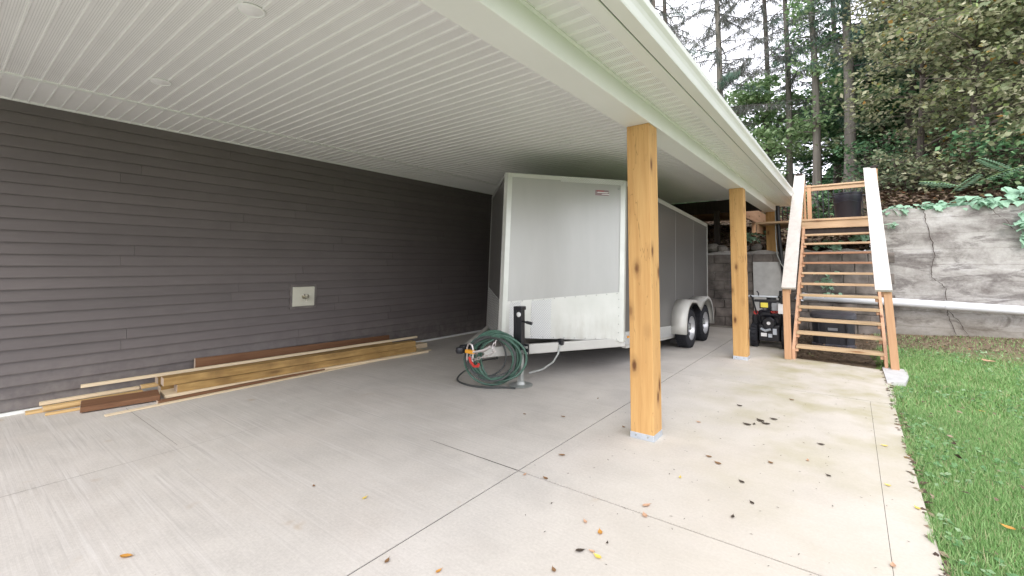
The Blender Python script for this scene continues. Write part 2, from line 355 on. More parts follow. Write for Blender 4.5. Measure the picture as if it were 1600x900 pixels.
def leaves(pos,size,mat,name,parent=None,flat=.0,aspect=.55,droop=0,dirs=None):
    """one folded-diamond leaf (4 verts, 1 quad) at each position"""
    n=len(pos); pos=np.asarray(pos); sz=size*(.6+.8*rng.random(n))[:,None]
    if dirs is None:
        th=rng.random(n)*2*PI; ph=(rng.random(n)-.5)*PI*(1-flat); d=np.stack([np.cos(th)*np.cos(ph),np.sin(th)*np.cos(ph),np.sin(ph)-droop],1)
    else: d=dirs+rng.normal(0,.25,(n,3))
    d/=np.linalg.norm(d,axis=1)[:,None]
    u=np.zeros((n,3)); u[:,2]=1; u+=rng.normal(0,1-flat+.12,(n,3))
    s=np.cross(d,u); s/=np.linalg.norm(s,axis=1)[:,None]+1e-9
    nn=np.cross(s,d)
    a=pos-d*sz*.5; b=pos+s*sz*aspect*.5+nn*sz*.08; c=pos+d*sz*.5; e=pos-s*sz*aspect*.5+nn*sz*.08
    V=np.stack([a,b,c,e],1).reshape(-1,3); Q=np.arange(4*n).reshape(n,4)
    return npmesh(name,V,Q,mat,parent)
# ================================================================ GROUND
tag(MB().add([(-200,-200,-.35),(200,-200,-.35),(200,200,-.35),(-200,200,-.35)],[(0,1,2,3)]).build('ground','turf'),'broad rough ground stretching beyond the yard and under everything','ground',kind='structure')
def zl(x,y):     # lawn height
    x=np.asarray(x,float);y=np.asarray(y,float)
    return -.025+np.clip(y-7.5,0,4)*.035+np.clip(x-.5,0,3)*.045*np.clip((y-2)/6,0,1)+.012*np.sin(x*5)*np.cos(y*4)
# driveway slabs with real saw cuts
drv=thing('driveway','pale broom finished concrete driveway cut into big slabs under the carport','driveway',kind='structure')
G=.005; XE=.27
xs=[(-6.45,-1.886),(-1.886,XE)]; YR=[-14,-8,-4.2,-.9,2.545,6.06,9.5,11.15]; YL=[-14,-8,-4.2,6.06,11.15]
for (a,b) in xs:
    ys=YR if a>-2 else YL
    for c,d in zip(ys[:-1],ys[1:]):
        if a>-2:
            if c>=6: 
                if c>9: 
                    MB().box(a+G,-.9,c+G,d-G,-.12,0).build('concrete_slab','concrete',drv); continue
                MB().prism([(a+G,c+G,-.12),(XE+.06,c+G,-.12),(XE+.07,7.95,-.12),(-.86,8.16,-.12),(-.9,d-G,-.12),(a+G,d-G,-.12)],(0,0,.12)).build('concrete_slab','concrete',drv); continue
            MB().box(a+G,.108-G/4,c+G,d-G,-.12,0).build('concrete_slab','concrete',drv)
            MB().box(.108+G/4,XE+.03*(c>2),c+G,d-G,-.12,-.001).build('concrete_border_slab','concrete',drv)
        else:
            MB().box(a+G,b-G,c+G,d-G,-.12,0).build('concrete_slab','concrete',drv)
MB().box(-6.5,-.92,-14,11.1,-.2,-.005).box(-.92,XE-.02,-14,7.9,-.2,-.005).build('joint_filler','crack',drv)
MB().add([(-4.2,.2,.0012),(-4.196,.2,.0012),(-4.193,1.9,.0012),(-4.195,1.9,.0012)],[(0,1,2,3)]).build('hairline_crack','joint_faint',drv)
MB().add([(-5.8,1.262,.0012),(-4.3,1.262,.0012),(-4.3,1.265,.0012),(-5.8,1.267,.0012)],[(0,1,2,3)]).build('hairline_crack','joint_faint',drv)
MB().add([(-1.89,2.541,.0012),(-1.89,2.549,.0012),(-2.78,2.549,.0012),(-2.78,2.546,.0012)],[(0,1,2,3)]).build('saw_cut','crack',drv)
# lawn
nx,ny=60,110; X=np.linspace(XE-.25,14,nx); Y=np.linspace(-14,11.4,ny); gx,gy=np.meshgrid(X,Y); V=np.stack([gx.ravel(),gy.ravel(),zl(gx,gy).ravel()],1)
idx=np.arange(nx*ny).reshape(ny,nx); Q=np.stack([idx[:-1,:-1].ravel(),idx[:-1,1:].ravel(),idx[1:,1:].ravel(),idx[1:,:-1].ravel()],1)
V2=V.copy(); V2[:,2]-=.16*(V[:,0]<XE-.05)
tag(npmesh('lawn',V2,Q,'turf'),'green lawn rising gently to the foot of the old concrete wall','lawn',kind='structure')
tag(MB().box(-.88,.42,8.17,11.3,-.2,-.015).build('soil_bed','soil'),'strip of bare brown soil under the open wooden stairs','soil',kind='structure')
# grass blades
def blades(n,xr,yr,h,w,mask=None):
    x=xr[0]+(xr[1]-xr[0])*rng.random(n); y=yr[0]+(yr[1]-yr[0])*rng.random(n)
    if mask is not None: k=mask(x,y); x=x[k];y=y[k]
    n=len(x); z=zl(x,y); th=rng.random(n)*2*PI; hh=h*(.5+.9*rng.random(n)); ln=rng.normal(0,.55,n)*hh; l2=rng.random(n)*2*PI
    b=np.stack([x,y,z],1); s=np.stack([np.cos(th),np.sin(th),0*th],1)*(w*(.6+.8*rng.random(n)))[:,None]
    t=b+np.stack([np.cos(l2)*ln,np.sin(l2)*ln,hh],1)
    V=np.stack([b-s,b+s,t],1).reshape(-1,3); return V
edge=lambda x,y: (x>XE+.03+.02*np.sin(y*9)+.015*np.sin(y*23))
bare=lambda x,y: edge(x,y)&((y<9.0+.45*np.sin(x*2.3)+1.3*(rng.random(len(x))-.5))|(rng.random(len(x))<.07))&~((y>7.1)&(y<8.1)&(x<.52))
Vg=np.concatenate([blades(95000,(XE,1.7),(2.2,6),.040,.0028,bare),blades(90000,(XE,3.6),(5.5,11.2),.045,.0042,bare),blades(40000,(1.6,7),(-2,11.2),.05,.006,bare),blades(25000,(XE,3),(-3,2.3),.05,.005,bare)])
tag(npmesh('grass',Vg,np.arange(len(Vg)).reshape(-1,3),'grass'),'short bright green lawn grass beside the driveway edge','grass',kind='stuff')
n=5200; x=XE+.08+3.2*rng.random(n)**1.3; y=2.4+8.2*rng.random(n); k=((np.sin(x*4.1+1)+np.sin(y*2.7+x*2))>-.3)&(y<9.7)&~((y>7)&(y<8.2)&(x<.6)); x=x[k];y=y[k]
tag(leaves(np.stack([x,y,zl(x,y)+.03],1),.035,'clover','lawn_weeds',flat=.75,aspect=.85),'small broad leaved weeds mixed into the lawn','weeds',kind='stuff')
# litter at wall foot, lawn edge and under the stairs
P=[]
for n_,xr,yr,f in ((1500,(.45,4.5),(9.7,11.2),.02),(1300,(-.85,.42),(8.3,11.1),.0),(220,(XE+.0,XE+.08),(2.3,8),.005),(260,(.5,3),(3,10),.035)):
    x=xr[0]+(xr[1]-xr[0])*rng.random(n_); y=yr[0]+(yr[1]-yr[0])*rng.random(n_); z=np.maximum(zl(x,y),-.005)+f; P.append(np.stack([x,y,z],1))
tag(leaves(np.concatenate(P),.042,'litter','leaf_litter',flat=.8,aspect=.6),'dry brown leaf litter along the wall foot and lawn edge','leaf litter',kind='stuff')
x=-1.9+2.1*rng.random(230); y=2+6*rng.random(230)
tag(leaves(np.stack([x,y,0*x+.006],1),.018,'lblack','twig_debris',flat=.95,aspect=.25),'tiny dark twigs and seed scraps strewn over the concrete','debris',kind='stuff')
# ================================================================ HOUSE WALL
hw=thing('house_wall','long house wall clad in charcoal brown horizontal siding along the carport','house wall',(0,0,0))
H0=.035; CH=(3.03-H0)/26
seamsets=[(-1.9,2.45,6.1,9.8),(-.4,3.3,6.9,10.5),(-2.2,1.35,4.9,8.6),(-1.1,3.9,7.6,11.1)]
for i in range(26):
    z0=H0+i*CH; z1=z0+CH
    cuts=[-2.6]+[y+.12*math.sin(i*3.1) for y in seamsets[(i//2)%4] if y>-2.5]+[11.85]
    for a,b in zip(cuts[:-1],cuts[1:]):
        m=MB(); x0=-6.43
        prof=[(x0-.03,z0),(x0+.021,z0),(x0+.022,z0+.008),(x0+.002,z1-.001),(x0-.03,z1-.001)]
        m.prism([(px,a+.0012,pz) for px,pz in prof],(0,b-a-.0024,0)); m.build('siding_board','siding',hw)
MB().box(-9,-6.462,-2.6,11.85,0,6.2).build('wall_core','siding',hw)
MB().box(-6.46,-6.395,-2.6,11.8,0,.03).build('base_flashing','trim_white',hw)
# hose bib on its mounting block
hb=thing('hose_bib','beige square tap block with small chrome faucet set in the dark siding','hose bib',(-6.41,3.36,.97))
def lb(x0,x1,y0,y1,z0,z1,b=0): return MB().box(x0,x1,y0,y1,z0,z1,bev=b)
fr=MB(); 
for q in ((-.195,.195,.142,.172),(-.195,.195,-.172,-.142),): fr.box(-.02,.022,q[0],q[1],q[2],q[3])
fr.box(-.02,.0225,-.195,-.165,-.142,.142); fr.box(-.02,.0225,.165,.195,-.142,.142); fr.build('surround','siding',hb)
lb(-.02,.03,-.163,.163,-.14,.14,.008).build('mounting_block','vent',hb)
f_=MB(); f_.lathe([(.0,0.028),(.035,.03),(.035,.036),(.014,.04),(.014,.09),(.02,.092),(.02,.11),(0,.112)],(0,0,0),'X',14); f_.tube([(.085,0,0),(.10,0,-.03),(.105,0,-.06)],.013,8); fo=f_.build('faucet','brass',hb)
MB().lathe([(.0,.112),(.032,.114),(.034,.124),(0,.127)],(0,0,.005),'X',10).build('handle','brass',fo)
# ================================================================ CARPORT ROOF
rf=thing('carport_roof','white carport ceiling of narrow metal soffit strips with clad beam and gutter','carport roof')
PZ=3.03; PITCHY=.1115; YE=11.8; Y0=-.9
def strip(x0,x1,name,mat,par=True):
    w=PITCHY; g=.015; d=.009; m=MB()
    pr=[(0,0),(w-.021,0),(w-.018,.004),(w-.015,0),(w-.0125,-.008),(w-.004,-.008),(w,0)]
    n=len(pr); vs=[(x0,a,b) for a,b in pr]+[(x1,a,b) for a,b in pr]
    m.add(vs,[(i,i+1,n+i+1,n+i) for i in range(n-1)]); return m.build(name,mat,rf)
def fill(src,y0,y1,z):
    n=int((y1-y0)/PITCHY); src.location=(0,y0,z)
    for i in range(1,n): inst(src,rf,(0,y0+i*PITCHY,z))
fill(strip(-5.555,-1.515,'soffit_strip','soffit_p'),Y0,YE,PZ)
fill(strip(-6.41,-5.60,'soffit_strip','soffit'),Y0,YE,PZ)
fill(strip(-1.305,-.985,'eave_strip','soffit_e'),Y0,YE-.1,2.765)
tr=MB(); tr.box(-5.61,-5.545,Y0,YE,3.021,3.04); tr.box(-6.43,-6.395,Y0,YE,3.019,3.04); tr.build('ceiling_trim','trim_white',rf)
tr=MB(); tr.box(-1.54,-1.512,Y0,YE,3.018,3.035); tr.build('ceiling_edge_trim','trim_white',rf)
MB().box(-1.52,-1.30,Y0,YE-.1,2.612,3.05,bev=.006).build('beam_cladding','beam_white',rf)
m=MB(); m.box(-1.302,-1.275,Y0,YE-.1,2.757,2.775); m.build('eave_channel','trim_white',rf)
# eave outer plank, dark gap, fascia return and gutter
MB().box(-1.06,-.972,Y0,YE-.1,2.752,2.80,bev=.003).build('eave_trim','beam_white',rf)
MB().box(-.972,-.966,Y0,YE-.1,2.76,2.84).build('shadow_gap','black',rf)
MB().prism([(-.965,Y0,2.755),(-.885,Y0,2.755),(-.88,Y0,2.765),(-.965,Y0,2.80)],(0,YE-.1-Y0,0)).build('fascia','beam_white',rf)
gp=[(-.885,2.757),(-.873,2.80),(-.862,2.82),(-.843,2.838),(-.838,2.868),(-.846,2.87),(-.85,2.842),(-.868,2.825),(-.89,2.80),(-.895,2.757)]
gt=MB(); gt.prism([(a,Y0,b) for a,b in gp],(0,YE-.15-Y0,0)); gt.prism([(a,YE-.15,b) for a,b in [(-.96,2.755),(-.884,2.755),(-.84,2.84),(-.838,2.87),(-.96,2.87)]],(0,.012,0)); g_=gt.build('gutter','beam_white',rf)
e=MB(); e.tube([(-.90,YE-.22,2.76),(-.90,YE-.22,2.70),(-.95,YE-.16,2.64),(-1.02,YE-.1,2.62)],.035,10); e.build('outlet_elbow','beam_white',g_)
MB().prism([(-.90,Y0-.1,2.88),(-.90,Y0-.1,2.90),(-6.46,Y0-.1,4.0),(-6.46,Y0-.1,3.06),(-1.3,Y0-.1,3.06),(-.97,Y0-.1,2.82)],(0,YE-Y0+.1,0)).build('roof_deck','beam_white',rf)
m=MB(); m.box(-6.4,-1.52,YE-.06,YE+.08,2.72,3.02); m.build('end_beam','dark_wood',rf)
MB().box(-6.4,-1.0,Y0-.02,Y0,2.9,3.08).build('front_fascia','beam_white',rf)
for n_,(x,y,lab) in enumerate([(-2.96,1.17,'round white ceiling light nearest the camera, high above the driveway'),(-4.76,1.17,'round white ceiling light nearest the siding, above the pile of boards'),(-2.97,5.05,'round white ceiling light just above the nose of the trailer, near the beam'),(-4.87,5.1,'round white ceiling light over the dark gap between trailer and siding')]):
    t=thing('ceiling_light',lab,'ceiling light',(x,y,3.03),'round lights recessed in the ceiling')
    MB().lathe([(0,-.002),(.082,-.002),(.085,-.008),(.075,-.012),(.07,-.006),(0,-.005)],(0,0,0),'Z',28).build('trim_ring','light',t)
    MB().lathe([(0,-.0065),(.068,-.0075),(.06,-.0095),(0,-.010)],(0,0,0),'Z',24).build('lens','whitep',t)
# ================================================================ POSTS
def post(x,y,z0,z1,lab,lean=0):
    t=thing('timber_post',lab,'post',(x,y,z0),'square timber posts holding the beam')
    m=MB().box(-.0975,.0975,-.0975,.0975,.035,z1-z0,bev=.006); m.build('timber','post',t)
    MB().box(-.1005,.1005,-.1005,.1005,0,.05,bev=.002).build('base_bracket','galv',t).name
    for sx in (-.05,.05): MB().lathe([(.0,-.109),(.007,-.108),(.008,-.1),(0,-.1)],(sx,0,.03),'Y',8).build('bolt','galvdull',t)
    return t
post(-1.408,3.70,0,2.612,'tall honey coloured square post nearest the camera with long split in its face')
post(-1.385,7.61,0,2.612,'honey coloured square post between the trailer wheels and the snow blower')
post(-1.40,11.42,1.56,2.612,'short honey coloured post standing on the pale concrete pier')
pr=thing('concrete_pier','pale grey square concrete pier under the farthest post behind the snow blower','pier',(-1.47,11.3,0))
MB().box(-.27,.27,-.25,.2,0,1.50,bev=.012).build('pier_block','pier',pr); MB().box(-.08,.18,-.05,.2,1.50,1.56,bev=.005).build('pier_cap','pier',pr)
# ================================================================ TRAILER
TH=.064; NX,NY,NZ=-3.646,4.524,.479
TR=Matrix.Translation((NX,NY,NZ))@Matrix.Rotation(-TH,4,'X')
Wd,D,Hb,L=2.392,1.141,2.187,4.36; w=Wd/2
tl=thing('enclosed_trailer','silver grey enclosed cargo trailer with V shaped nose parked under the carport','trailer')
def tb(m,name,mat,par=None): return m.build(name,mat,par or tl)
def tbox(*a,bev=0): return MB().box(*a,T=TR,bev=bev)
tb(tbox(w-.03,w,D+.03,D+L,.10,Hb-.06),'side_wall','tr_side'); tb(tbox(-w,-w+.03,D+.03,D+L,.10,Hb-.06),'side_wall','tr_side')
m=MB(); m.prism([(-w+.03,D,.0),(w-.03,D,.0),(w-.03,D+L-.03,0),(-w+.03,D+L-.03,0)],(0,0,.08),TR); m.prism([(0,.05,0),(w-.05,D,0),(-w+.05,D,0)],(0,0,.08),TR); tb(m,'floor','black')
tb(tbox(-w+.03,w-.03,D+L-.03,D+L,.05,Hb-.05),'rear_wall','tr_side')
m=MB(); m.prism([(0,.02,Hb-.02),(w-.02,D,Hb-.02),(w-.02,D+L,Hb-.02),(-w+.02,D+L,Hb-.02),(-w+.02,D,Hb-.02)],(0,0,.03),TR); tb(m,'roof','alu')
# nose faces: outward offset normal
nl=math.hypot(w,D)
def face(sgn,z0a,z0b,z1,t0,t1,off,th,name,mat,par=None):
    # quad on nose face between fraction t0..t1 of its width; bottom z0a (nose side) z0b (corner side)
    nrm=Vector((sgn*D/nl,-w/nl,0)); pts=[]
    for t,zb,zt in ((t0,z0a,z1[0]),(t1,z0b,z1[1])):
        pts.append((Vector((sgn*w*t,D*t,zb)),Vector((sgn*w*t,D*t,zt))))
    po=[pts[0][0],pts[1][0],pts[1][1],pts[0][1]]
    m=MB(); m.prism([p+nrm*(off-th) for p in po],nrm*th,TR); return tb(m,name,mat,par)
s0=.475; s1=.66  # seam heights at nose and corner
for sg in (1,-1):
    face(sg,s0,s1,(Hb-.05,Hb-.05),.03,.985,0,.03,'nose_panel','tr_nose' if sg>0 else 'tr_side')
    g=face(sg,.015,.015,(s0,s1),.03,.985,.008,.03,'stone_guard','guard' if sg>0 else 'diamond')
    if sg>0:
        face(sg,.015,.015,(s0-.012,s0+.01),.07,.155,.0115,.003,'diamond_plate_strip','diamond',g); face(sg,.015,.015,(s0+.02,s0+.055),.24,.40,.0115,.003,'diamond_plate_strip','diamond',g)
        face(sg,Hb-.05,Hb-.05,(Hb,Hb),.0,.45,.012,.04,'top_trim','alu'); face(sg,Hb-.07,Hb-.07,(Hb,Hb),.45,.985,.0125,.04,'top_trim','diamond')
    else: face(sg,Hb-.04,Hb-.04,(Hb,Hb),.0,.985,.012,.04,'top_trim','tr_nose')
    # rivets along the seam
    rv=MB(); nrm=Vector((sg*D/nl,-w/nl,0))
    for k in range(11):
        t=.08+.086*k; p=Vector((sg*w*t,D*t,s0+(s1-s0)*t-.012))+nrm*.01
        rv.lathe([(.008,0),(.006,.005),(0,.006)],(0,0,0),'Z',6,TR@Matrix.Translation(p)@nrm.to_track_quat('Z','Y').to_matrix().to_4x4())
        p=Vector((sg*w*t,D*t,.035))+nrm*.01
        rv.lathe([(.008,0),(.006,.005),(0,.006)],(0,0,0),'Z',6,TR@Matrix.Translation(p)@nrm.to_track_quat('Z','Y').to_matrix().to_4x4())
    for k in range(5):
        p=Vector((sg*w*.955,D*.955,.12+.11*k))+nrm*.01
        if sg>0: rv.lathe([(.008,0),(.006,.005),(0,.006)],(0,0,0),'Z',6,TR@Matrix.Translation(p)@nrm.to_track_quat('Z','Y').to_matrix().to_4x4())
    ro=tb(rv,'rivets','galvdull'); ro['kind']='stuff'
m=MB(); m.prism([(-.028,-.004,0.01),(.03,-.004,.01),(.062,.055,.01),(-.05,.055,.01)],(0,0,Hb-.01),TR); tb(m,'nose_corner_trim','alu')
for sg in (1,-1):
    m=MB(); pts=[(sg*(w-.045),D-.052,.0),(sg*(w+.004),D-.006,.0),(sg*(w+.004),D+.045,.0),(sg*(w-.04),D+.045,.0)]; m.prism(pts,(0,0,Hb),TR); tb(m,'corner_trim','alu')
tb(tbox(w-.028,w+.006,D+.046,D+L,Hb-.065,Hb+.004),'roof_rail','alu'); tb(tbox(-w-.006,-w+.028,D+.046,D+L,Hb-.065,Hb+.004),'roof_rail','alu')
tb(tbox(w-.03,w+.008,D+.046,D+L,-.04,.13),'side_skirt','diamond'); tb(tbox(-w-.008,-w+.03,D+.046,D+L,-.04,.13),'side_skirt','diamond')
for k in range(1,4): tb(tbox(w-.01,w+.002,D+k*1.1,D+k*1.1+.004,.13,Hb-.065),'panel_seam','tr_nose')
tb(tbox(w-.03,w+.006,D+L-.035,D+L+.004,.13,Hb-.065),'rear_corner_trim','alu')
m=MB().box(w+.008,w+.022,D+.10,D+.15,.045,.075,T=TR,bev=.004); tb(m,'marker_light','amber')
# decal and top light on the nose
nrm=Vector((D/nl,-w/nl,0)); al=Vector((w/nl,D/nl,0))
def onface(t,z): return Vector((w*t,D*t,z))
def decal(t,z,W_,H_,off,name,mat,par=None,sh=0):
    p=onface(t,z); po=[p-al*W_/2-Vector((0,0,H_/2)),p+al*W_/2-Vector((0,0,H_/2)),p+al*(W_/2+sh)+Vector((0,0,H_/2)),p-al*(W_/2-sh)+Vector((0,0,H_/2))]
    m=MB(); m.prism([q+nrm*off for q in po],nrm*.0015,TR); return tb(m,name,mat,par)
dc=decal(.80,Hb-.19,.19,.075,.001,'maker_decal','sticker')
decal(.785,Hb-.165,.10,.008,.0028,'decal_mark','red',dc); decal(.80,Hb-.185,.15,.012,.0028,'decal_mark','whitep',dc,.02); decal(.825,Hb-.208,.10,.010,.0028,'decal_mark','whitep',dc,.015)
ln_=MB().lathe([(.018,0),(.018,.012),(.01,.016),(0,.016)],(0,0,0),'Z',12,TR@Matrix.Translation(onface(.945,Hb-.12)+nrm*.002)@nrm.to_track_quat('Z','Y').to_matrix().to_4x4()); tb(ln_,'clearance_light','galvdull')
# frame and tongue
m=MB(); m.beam((-2.47,5.74,.395),(-3.50,4.03,.395),.06,.115,bev=.008); fr=tb(m,'tongue_rail','tr_white')
m=MB(); m.beam((-4.82,5.74,.395),(-3.79,4.03,.395),.06,.115,bev=.008); tb(m,'tongue_rail','tr_white')
m=MB(); m.beam((-4.75,5.79,.37),(-2.5,5.79,.37),.06,.10); m.beam((-2.5,5.8,.36),(-2.5,9.95,.12),.06,.12); m.beam((-4.79,5.8,.36),(-4.79,9.95,.12),.06,.12); tb(m,'chassis_rail','tr_white')
cp=MB(); cp.beam((-3.645,4.14,.42),(-3.61,3.80,.43),.16,.05,bev=.012); cp.beam((-3.645,4.14,.45),(-3.60,3.76,.47),.075,.075,bev=.02); cpl=tb(cp,'coupler','black')
MB().lathe([(0,-.03),(.045,-.03),(.055,0),(.045,.035),(0,.045)],(-3.595,3.74,.45),'Z',14).build('ball_socket','black',cpl)
# jack bolted outside the right tongue rail
jx,jy=-3.17,4.33
j=MB().box(jx-.038,jx+.038,jy-.038,jy+.038,.42,.90,bev=.006); jk=tb(j,'jack_tube','black')
MB().box(jx-.028,jx+.028,jy-.028,jy+.028,.03,.43,bev=.004).build('jack_leg','galvdull',jk)
MB().lathe([(0,0.004),(.14,.004),(.145,.012),(.06,.022),(.045,.05),(0,.05)],(jx,jy,0),'Z',20).build('jack_foot','galvdull',jk)
MB().box(jx-.052,jx+.052,jy-.05,jy+.045,.89,.935,bev=.008).build('jack_cap','black',jk)
MB().box(jx-.085,jx-.045,jy-.03,jy+.03,.46,.93,bev=.004).build('jack_bracket','black',jk)
h=MB(); h.tube([(jx+.03,jy-.02,.76),(jx+.10,jy-.03,.755),(jx+.17,jy-.02,.745)],.012,8); h.tube([(jx+.11,jy-.03,.755),(jx+.18,jy-.02,.743)],.019,8); h.build('crank_handle','black',jk)
MB().lathe([(0,0),(.026,.0),(.03,-.012),(.02,-.02),(0,-.022)],(jx+.008,jy-.038,.84),'Y',14).build('round_cap','whitep',jk)
pl=MB(); pl.box(jx+.03,jx+.09,jy+.02,jy+.05,.36,.49); pl.build('mount_plate','black',jk)
for zz in (.385,.455): MB().tube([(jx+.03,jy-.0,zz),(jx+.095,jy-.0,zz)],.014,8).build('bolt','galvdull',jk)
wr=MB(); wr.box(-2.98,-2.92,4.86,4.92,.42,.50,bev=.006); cn=tb(wr,'wire_box','black')
MB().tube([(-2.95,4.87,.43),(-2.96,4.84,.32),(-3.0,4.78,.22),(-3.08,4.66,.14),(-3.17,4.5,.115)],.012,7).build('cable','galvdull',cn)
# wheels
def wheel(x,y,sg):
    r=.335; wt=.20
    prof=[(.19,-wt/2+.005),(.25,-wt/2-.006),(.305,-wt/2+.004),(.327,-wt/2+.03),(.335,-.05),(.335,.05),(.327,wt/2-.03),(.305,wt/2-.004),(.25,wt/2+.006),(.19,wt/2-.005)]
    t=MB().lathe(prof,(x,y,r),'X',36,caps=False); 
    ty=tb(t,'tyre','rubber')
    gm=MB()
    for k in range(44):
        a=2*PI*k/44
        for xx in (-.07,-.025,.025,.07):
            c=Vector((x+xx,y+math.cos(a)*.336,r+math.sin(a)*.336)); T=Matrix.Translation(c)@Matrix.Rotation(a,4,'X'); gm.box(-.019,.019,-.004,.004,-.017,.017,T)
    g=gm.build('tread','rubber',ty); g['kind']='stuff'
    rim=MB().lathe([(0,sg*.02),(.06,sg*.025),(.075,sg*.05),(.10,sg*.02),(.16,sg*.012),(.185,sg*.06),(.195,sg*.098),(.205,sg*.1),(.205,-sg*.09),(0,-sg*.09)],(x,y,r),'X',30); ri=tb(rim,'rim','rim')
    for k in range(5):
        hb_=MB(); a=2*PI*k/5+.3; hb_.box(-.02,.02,-.022,.022,-.022,.022,Matrix.Translation((x+sg*.02,y+math.cos(a)*.135,r+math.sin(a)*.135))@Matrix.Rotation(a,4,'X'))
        hb_.build('slot','black',ri)
    MB().lathe([(0,sg*.03),(.035,sg*.03),(.032,sg*.085),(0,sg*.09)],(x,y,r),'X',14).build('hub','galvdull',ri)
for sg,x in ((1,-2.345),(-1,-4.945)):
    for y in (8.10,9.02): wheel(x,y,sg)
# fenders: teardrop tandem pair
def fender(sg):
    xi=-3.646+sg*w; xo=xi+sg*.25; pts=[]
    def arc(cy,a0,a1,n): return [(cy+math.cos(a)*.43,.40+math.sin(a)*.43) for a in np.linspace(a0,a1,n)]
    top=[(7.62,.28)]+arc(8.06,PI-.05,PI*.5,9)+[(8.30,.80),(8.56,.745),(8.82,.80)]+arc(9.04,PI*.5,.05,9)+[(9.49,.28)]
    vs=[];fs=[];n=len(top)
    for x in (xi,xo): vs+=[(x,a,b) for a,b in top]
    m=MB(); m.add(vs,[(i,i+1,n+i+1,n+i) for i in range(n-1)],True)
    # outer lip, following the rim with wheel openings
    lipi=[(a,b) for a,b in top]
    inner=[]
    for a,b in top:
        c=8.06 if a<8.56 else 9.04; d=Vector((c-a,.40-b)); 
        if d.length>0: d.normalize()
        inner.append((a+d.x*.05,b+d.y*.05))
    inner[11]=(8.56,.60) if len(inner)>11 else inner[-1]
    o=len(m.v); m.add([(xo,a,b) for a,b in top]+[(xo,a,b) for a,b in inner],[(i,i+1,n+i+1,n+i) for i in range(n-1)])
    f=tb(m,'fender','tr_white' if sg>0 else 'tr_nose'); md=f.modifiers.new('thickness','SOLIDIFY'); md.thickness=.006; md.offset=0
fender(1); fender(-1)
# hose, chains, latch on the coupler
def coil(cx,cy_,cz,loops,seed,r0,rx,rz,sx=1):
    rd=random.Random(seed); pts=[]
    for L_ in range(loops):
        a=rx*rd.uniform(.66,1.12); b=rz*rd.uniform(.78,1.05); ox=rd.uniform(-.05,.06); oz=rd.uniform(-.03,.03); oy=rd.uniform(-.05,.05)
        for k in range(28):
            t=2*PI*k/28+PI/2; p=(cx+ox+math.cos(t)*a*.80,cy_+oy+math.cos(t)*a*.60+L_*.006,cz+oz+math.sin(t)*b); pts.append(p)
    # smooth
    q=[Vector(p) for p in pts]
    for _ in range(3): q=[q[0]]+[(q[i-1]+q[i]*2+q[i+1])/4 for i in range(1,len(q)-1)]+[q[-1]]
    return q
hs=coil(-3.375,4.08,.335,8,3,0,.31,.30)
for p in hs: p.z=max(p.z,.018)
end=[(-3.44,4.22,.30),(-3.75,4.3,.22),(-3.95,4.26,.10),(-4.0,4.15,.03),(-3.88,4.0,.014),(-3.65,3.93,.014),(-3.40,3.98,.014),(-3.25,4.1,.014),(-3.1,4.16,.014)]
tag(MB().tube(hs,.0135,8).build('garden_hose','hose'),'coil of green garden hose hung over the trailer coupler beside the jack','hose')
c2=coil(-3.40,4.0,.34,3,11,0,.33,.28)
for p in c2: p.z=max(p.z,.02)
cc=[]; E_=[Vector(e) for e in end]
for i in range(len(E_)-1):
    for k in range(6):
        t=k/6; p0=E_[max(i-1,0)];p1=E_[i];p2=E_[i+1];p3=E_[min(i+2,len(E_)-1)]
        cc.append(.5*((2*p1)+(-p0+p2)*t+(2*p0-5*p1+4*p2-p3)*t*t+(-p0+3*p1-3*p2+p3)*t**3))
tag(MB().tube(c2+cc,.011,8).build('air_hose','hose2'),'thin dark grey hose looped with the green one, trailing on the concrete','hose')
ch=thing('safety_chain','tangled silver safety chain hanging in front of the hose coil','chain',group=None)
path=[(-3.22,3.92,.56),(-3.24,3.9,.50),(-3.22,3.9,.45),(-3.29,3.87,.41),(-3.36,3.84,.385),(-3.42,3.82,.36),(-3.47,3.80,.35),(-3.50,3.79,.38),(-3.45,3.8,.42),(-3.38,3.82,.45),(-3.30,3.86,.47),(-3.24,3.88,.52)]
PP=[Vector(p) for p in path]; pts=[]
for i in range(len(PP)-1):
    for k in range(2): pts.append(PP[i].lerp(PP[i+1],k/2))
for i,p in enumerate(pts[:-1]):
    d=(pts[i+1]-p).normalized(); T=Matrix.Translation(p)@d.to_track_quat('X','Z').to_matrix().to_4x4()@Matrix.Rotation(PI/2*(i%2),4,'X')
    MB().tube([T@Vector((math.cos(a)*.026,math.sin(a)*.014,0)) for a in np.linspace(0,2*PI,10)[:-1]],.0048,5,closed=True).build('chain_link','chain',ch)
lt=thing('hitch_lock','orange and steel hitch latch with red hook at the end of the tongue','latch',(-3.46,3.76,.44))
MB().tube([(-.045,0,-.09),(-.045,0,.05),(-.03,0,.085),(0,0,.098),(.03,0,.085),(.045,0,.05),(.045,0,-.06)],.009,8).build('shackle','chain',lt)
MB().box(-.062,.062,-.022,.022,-.01,.03,bev=.006).build('lock_body','orange',lt)
MB().tube([(.0,-.01,-.05),(.03,-.02,-.10),(.08,-.02,-.14),(.14,-.02,-.13),(.15,-.02,-.10)],.016,8).build('hook','red',lt)
MB().tube([(.05,-.01,.01),(.12,.01,.025),(.20,.03,.05),(.26,.05,.09)],.014,8).build('lever','chain',lt)
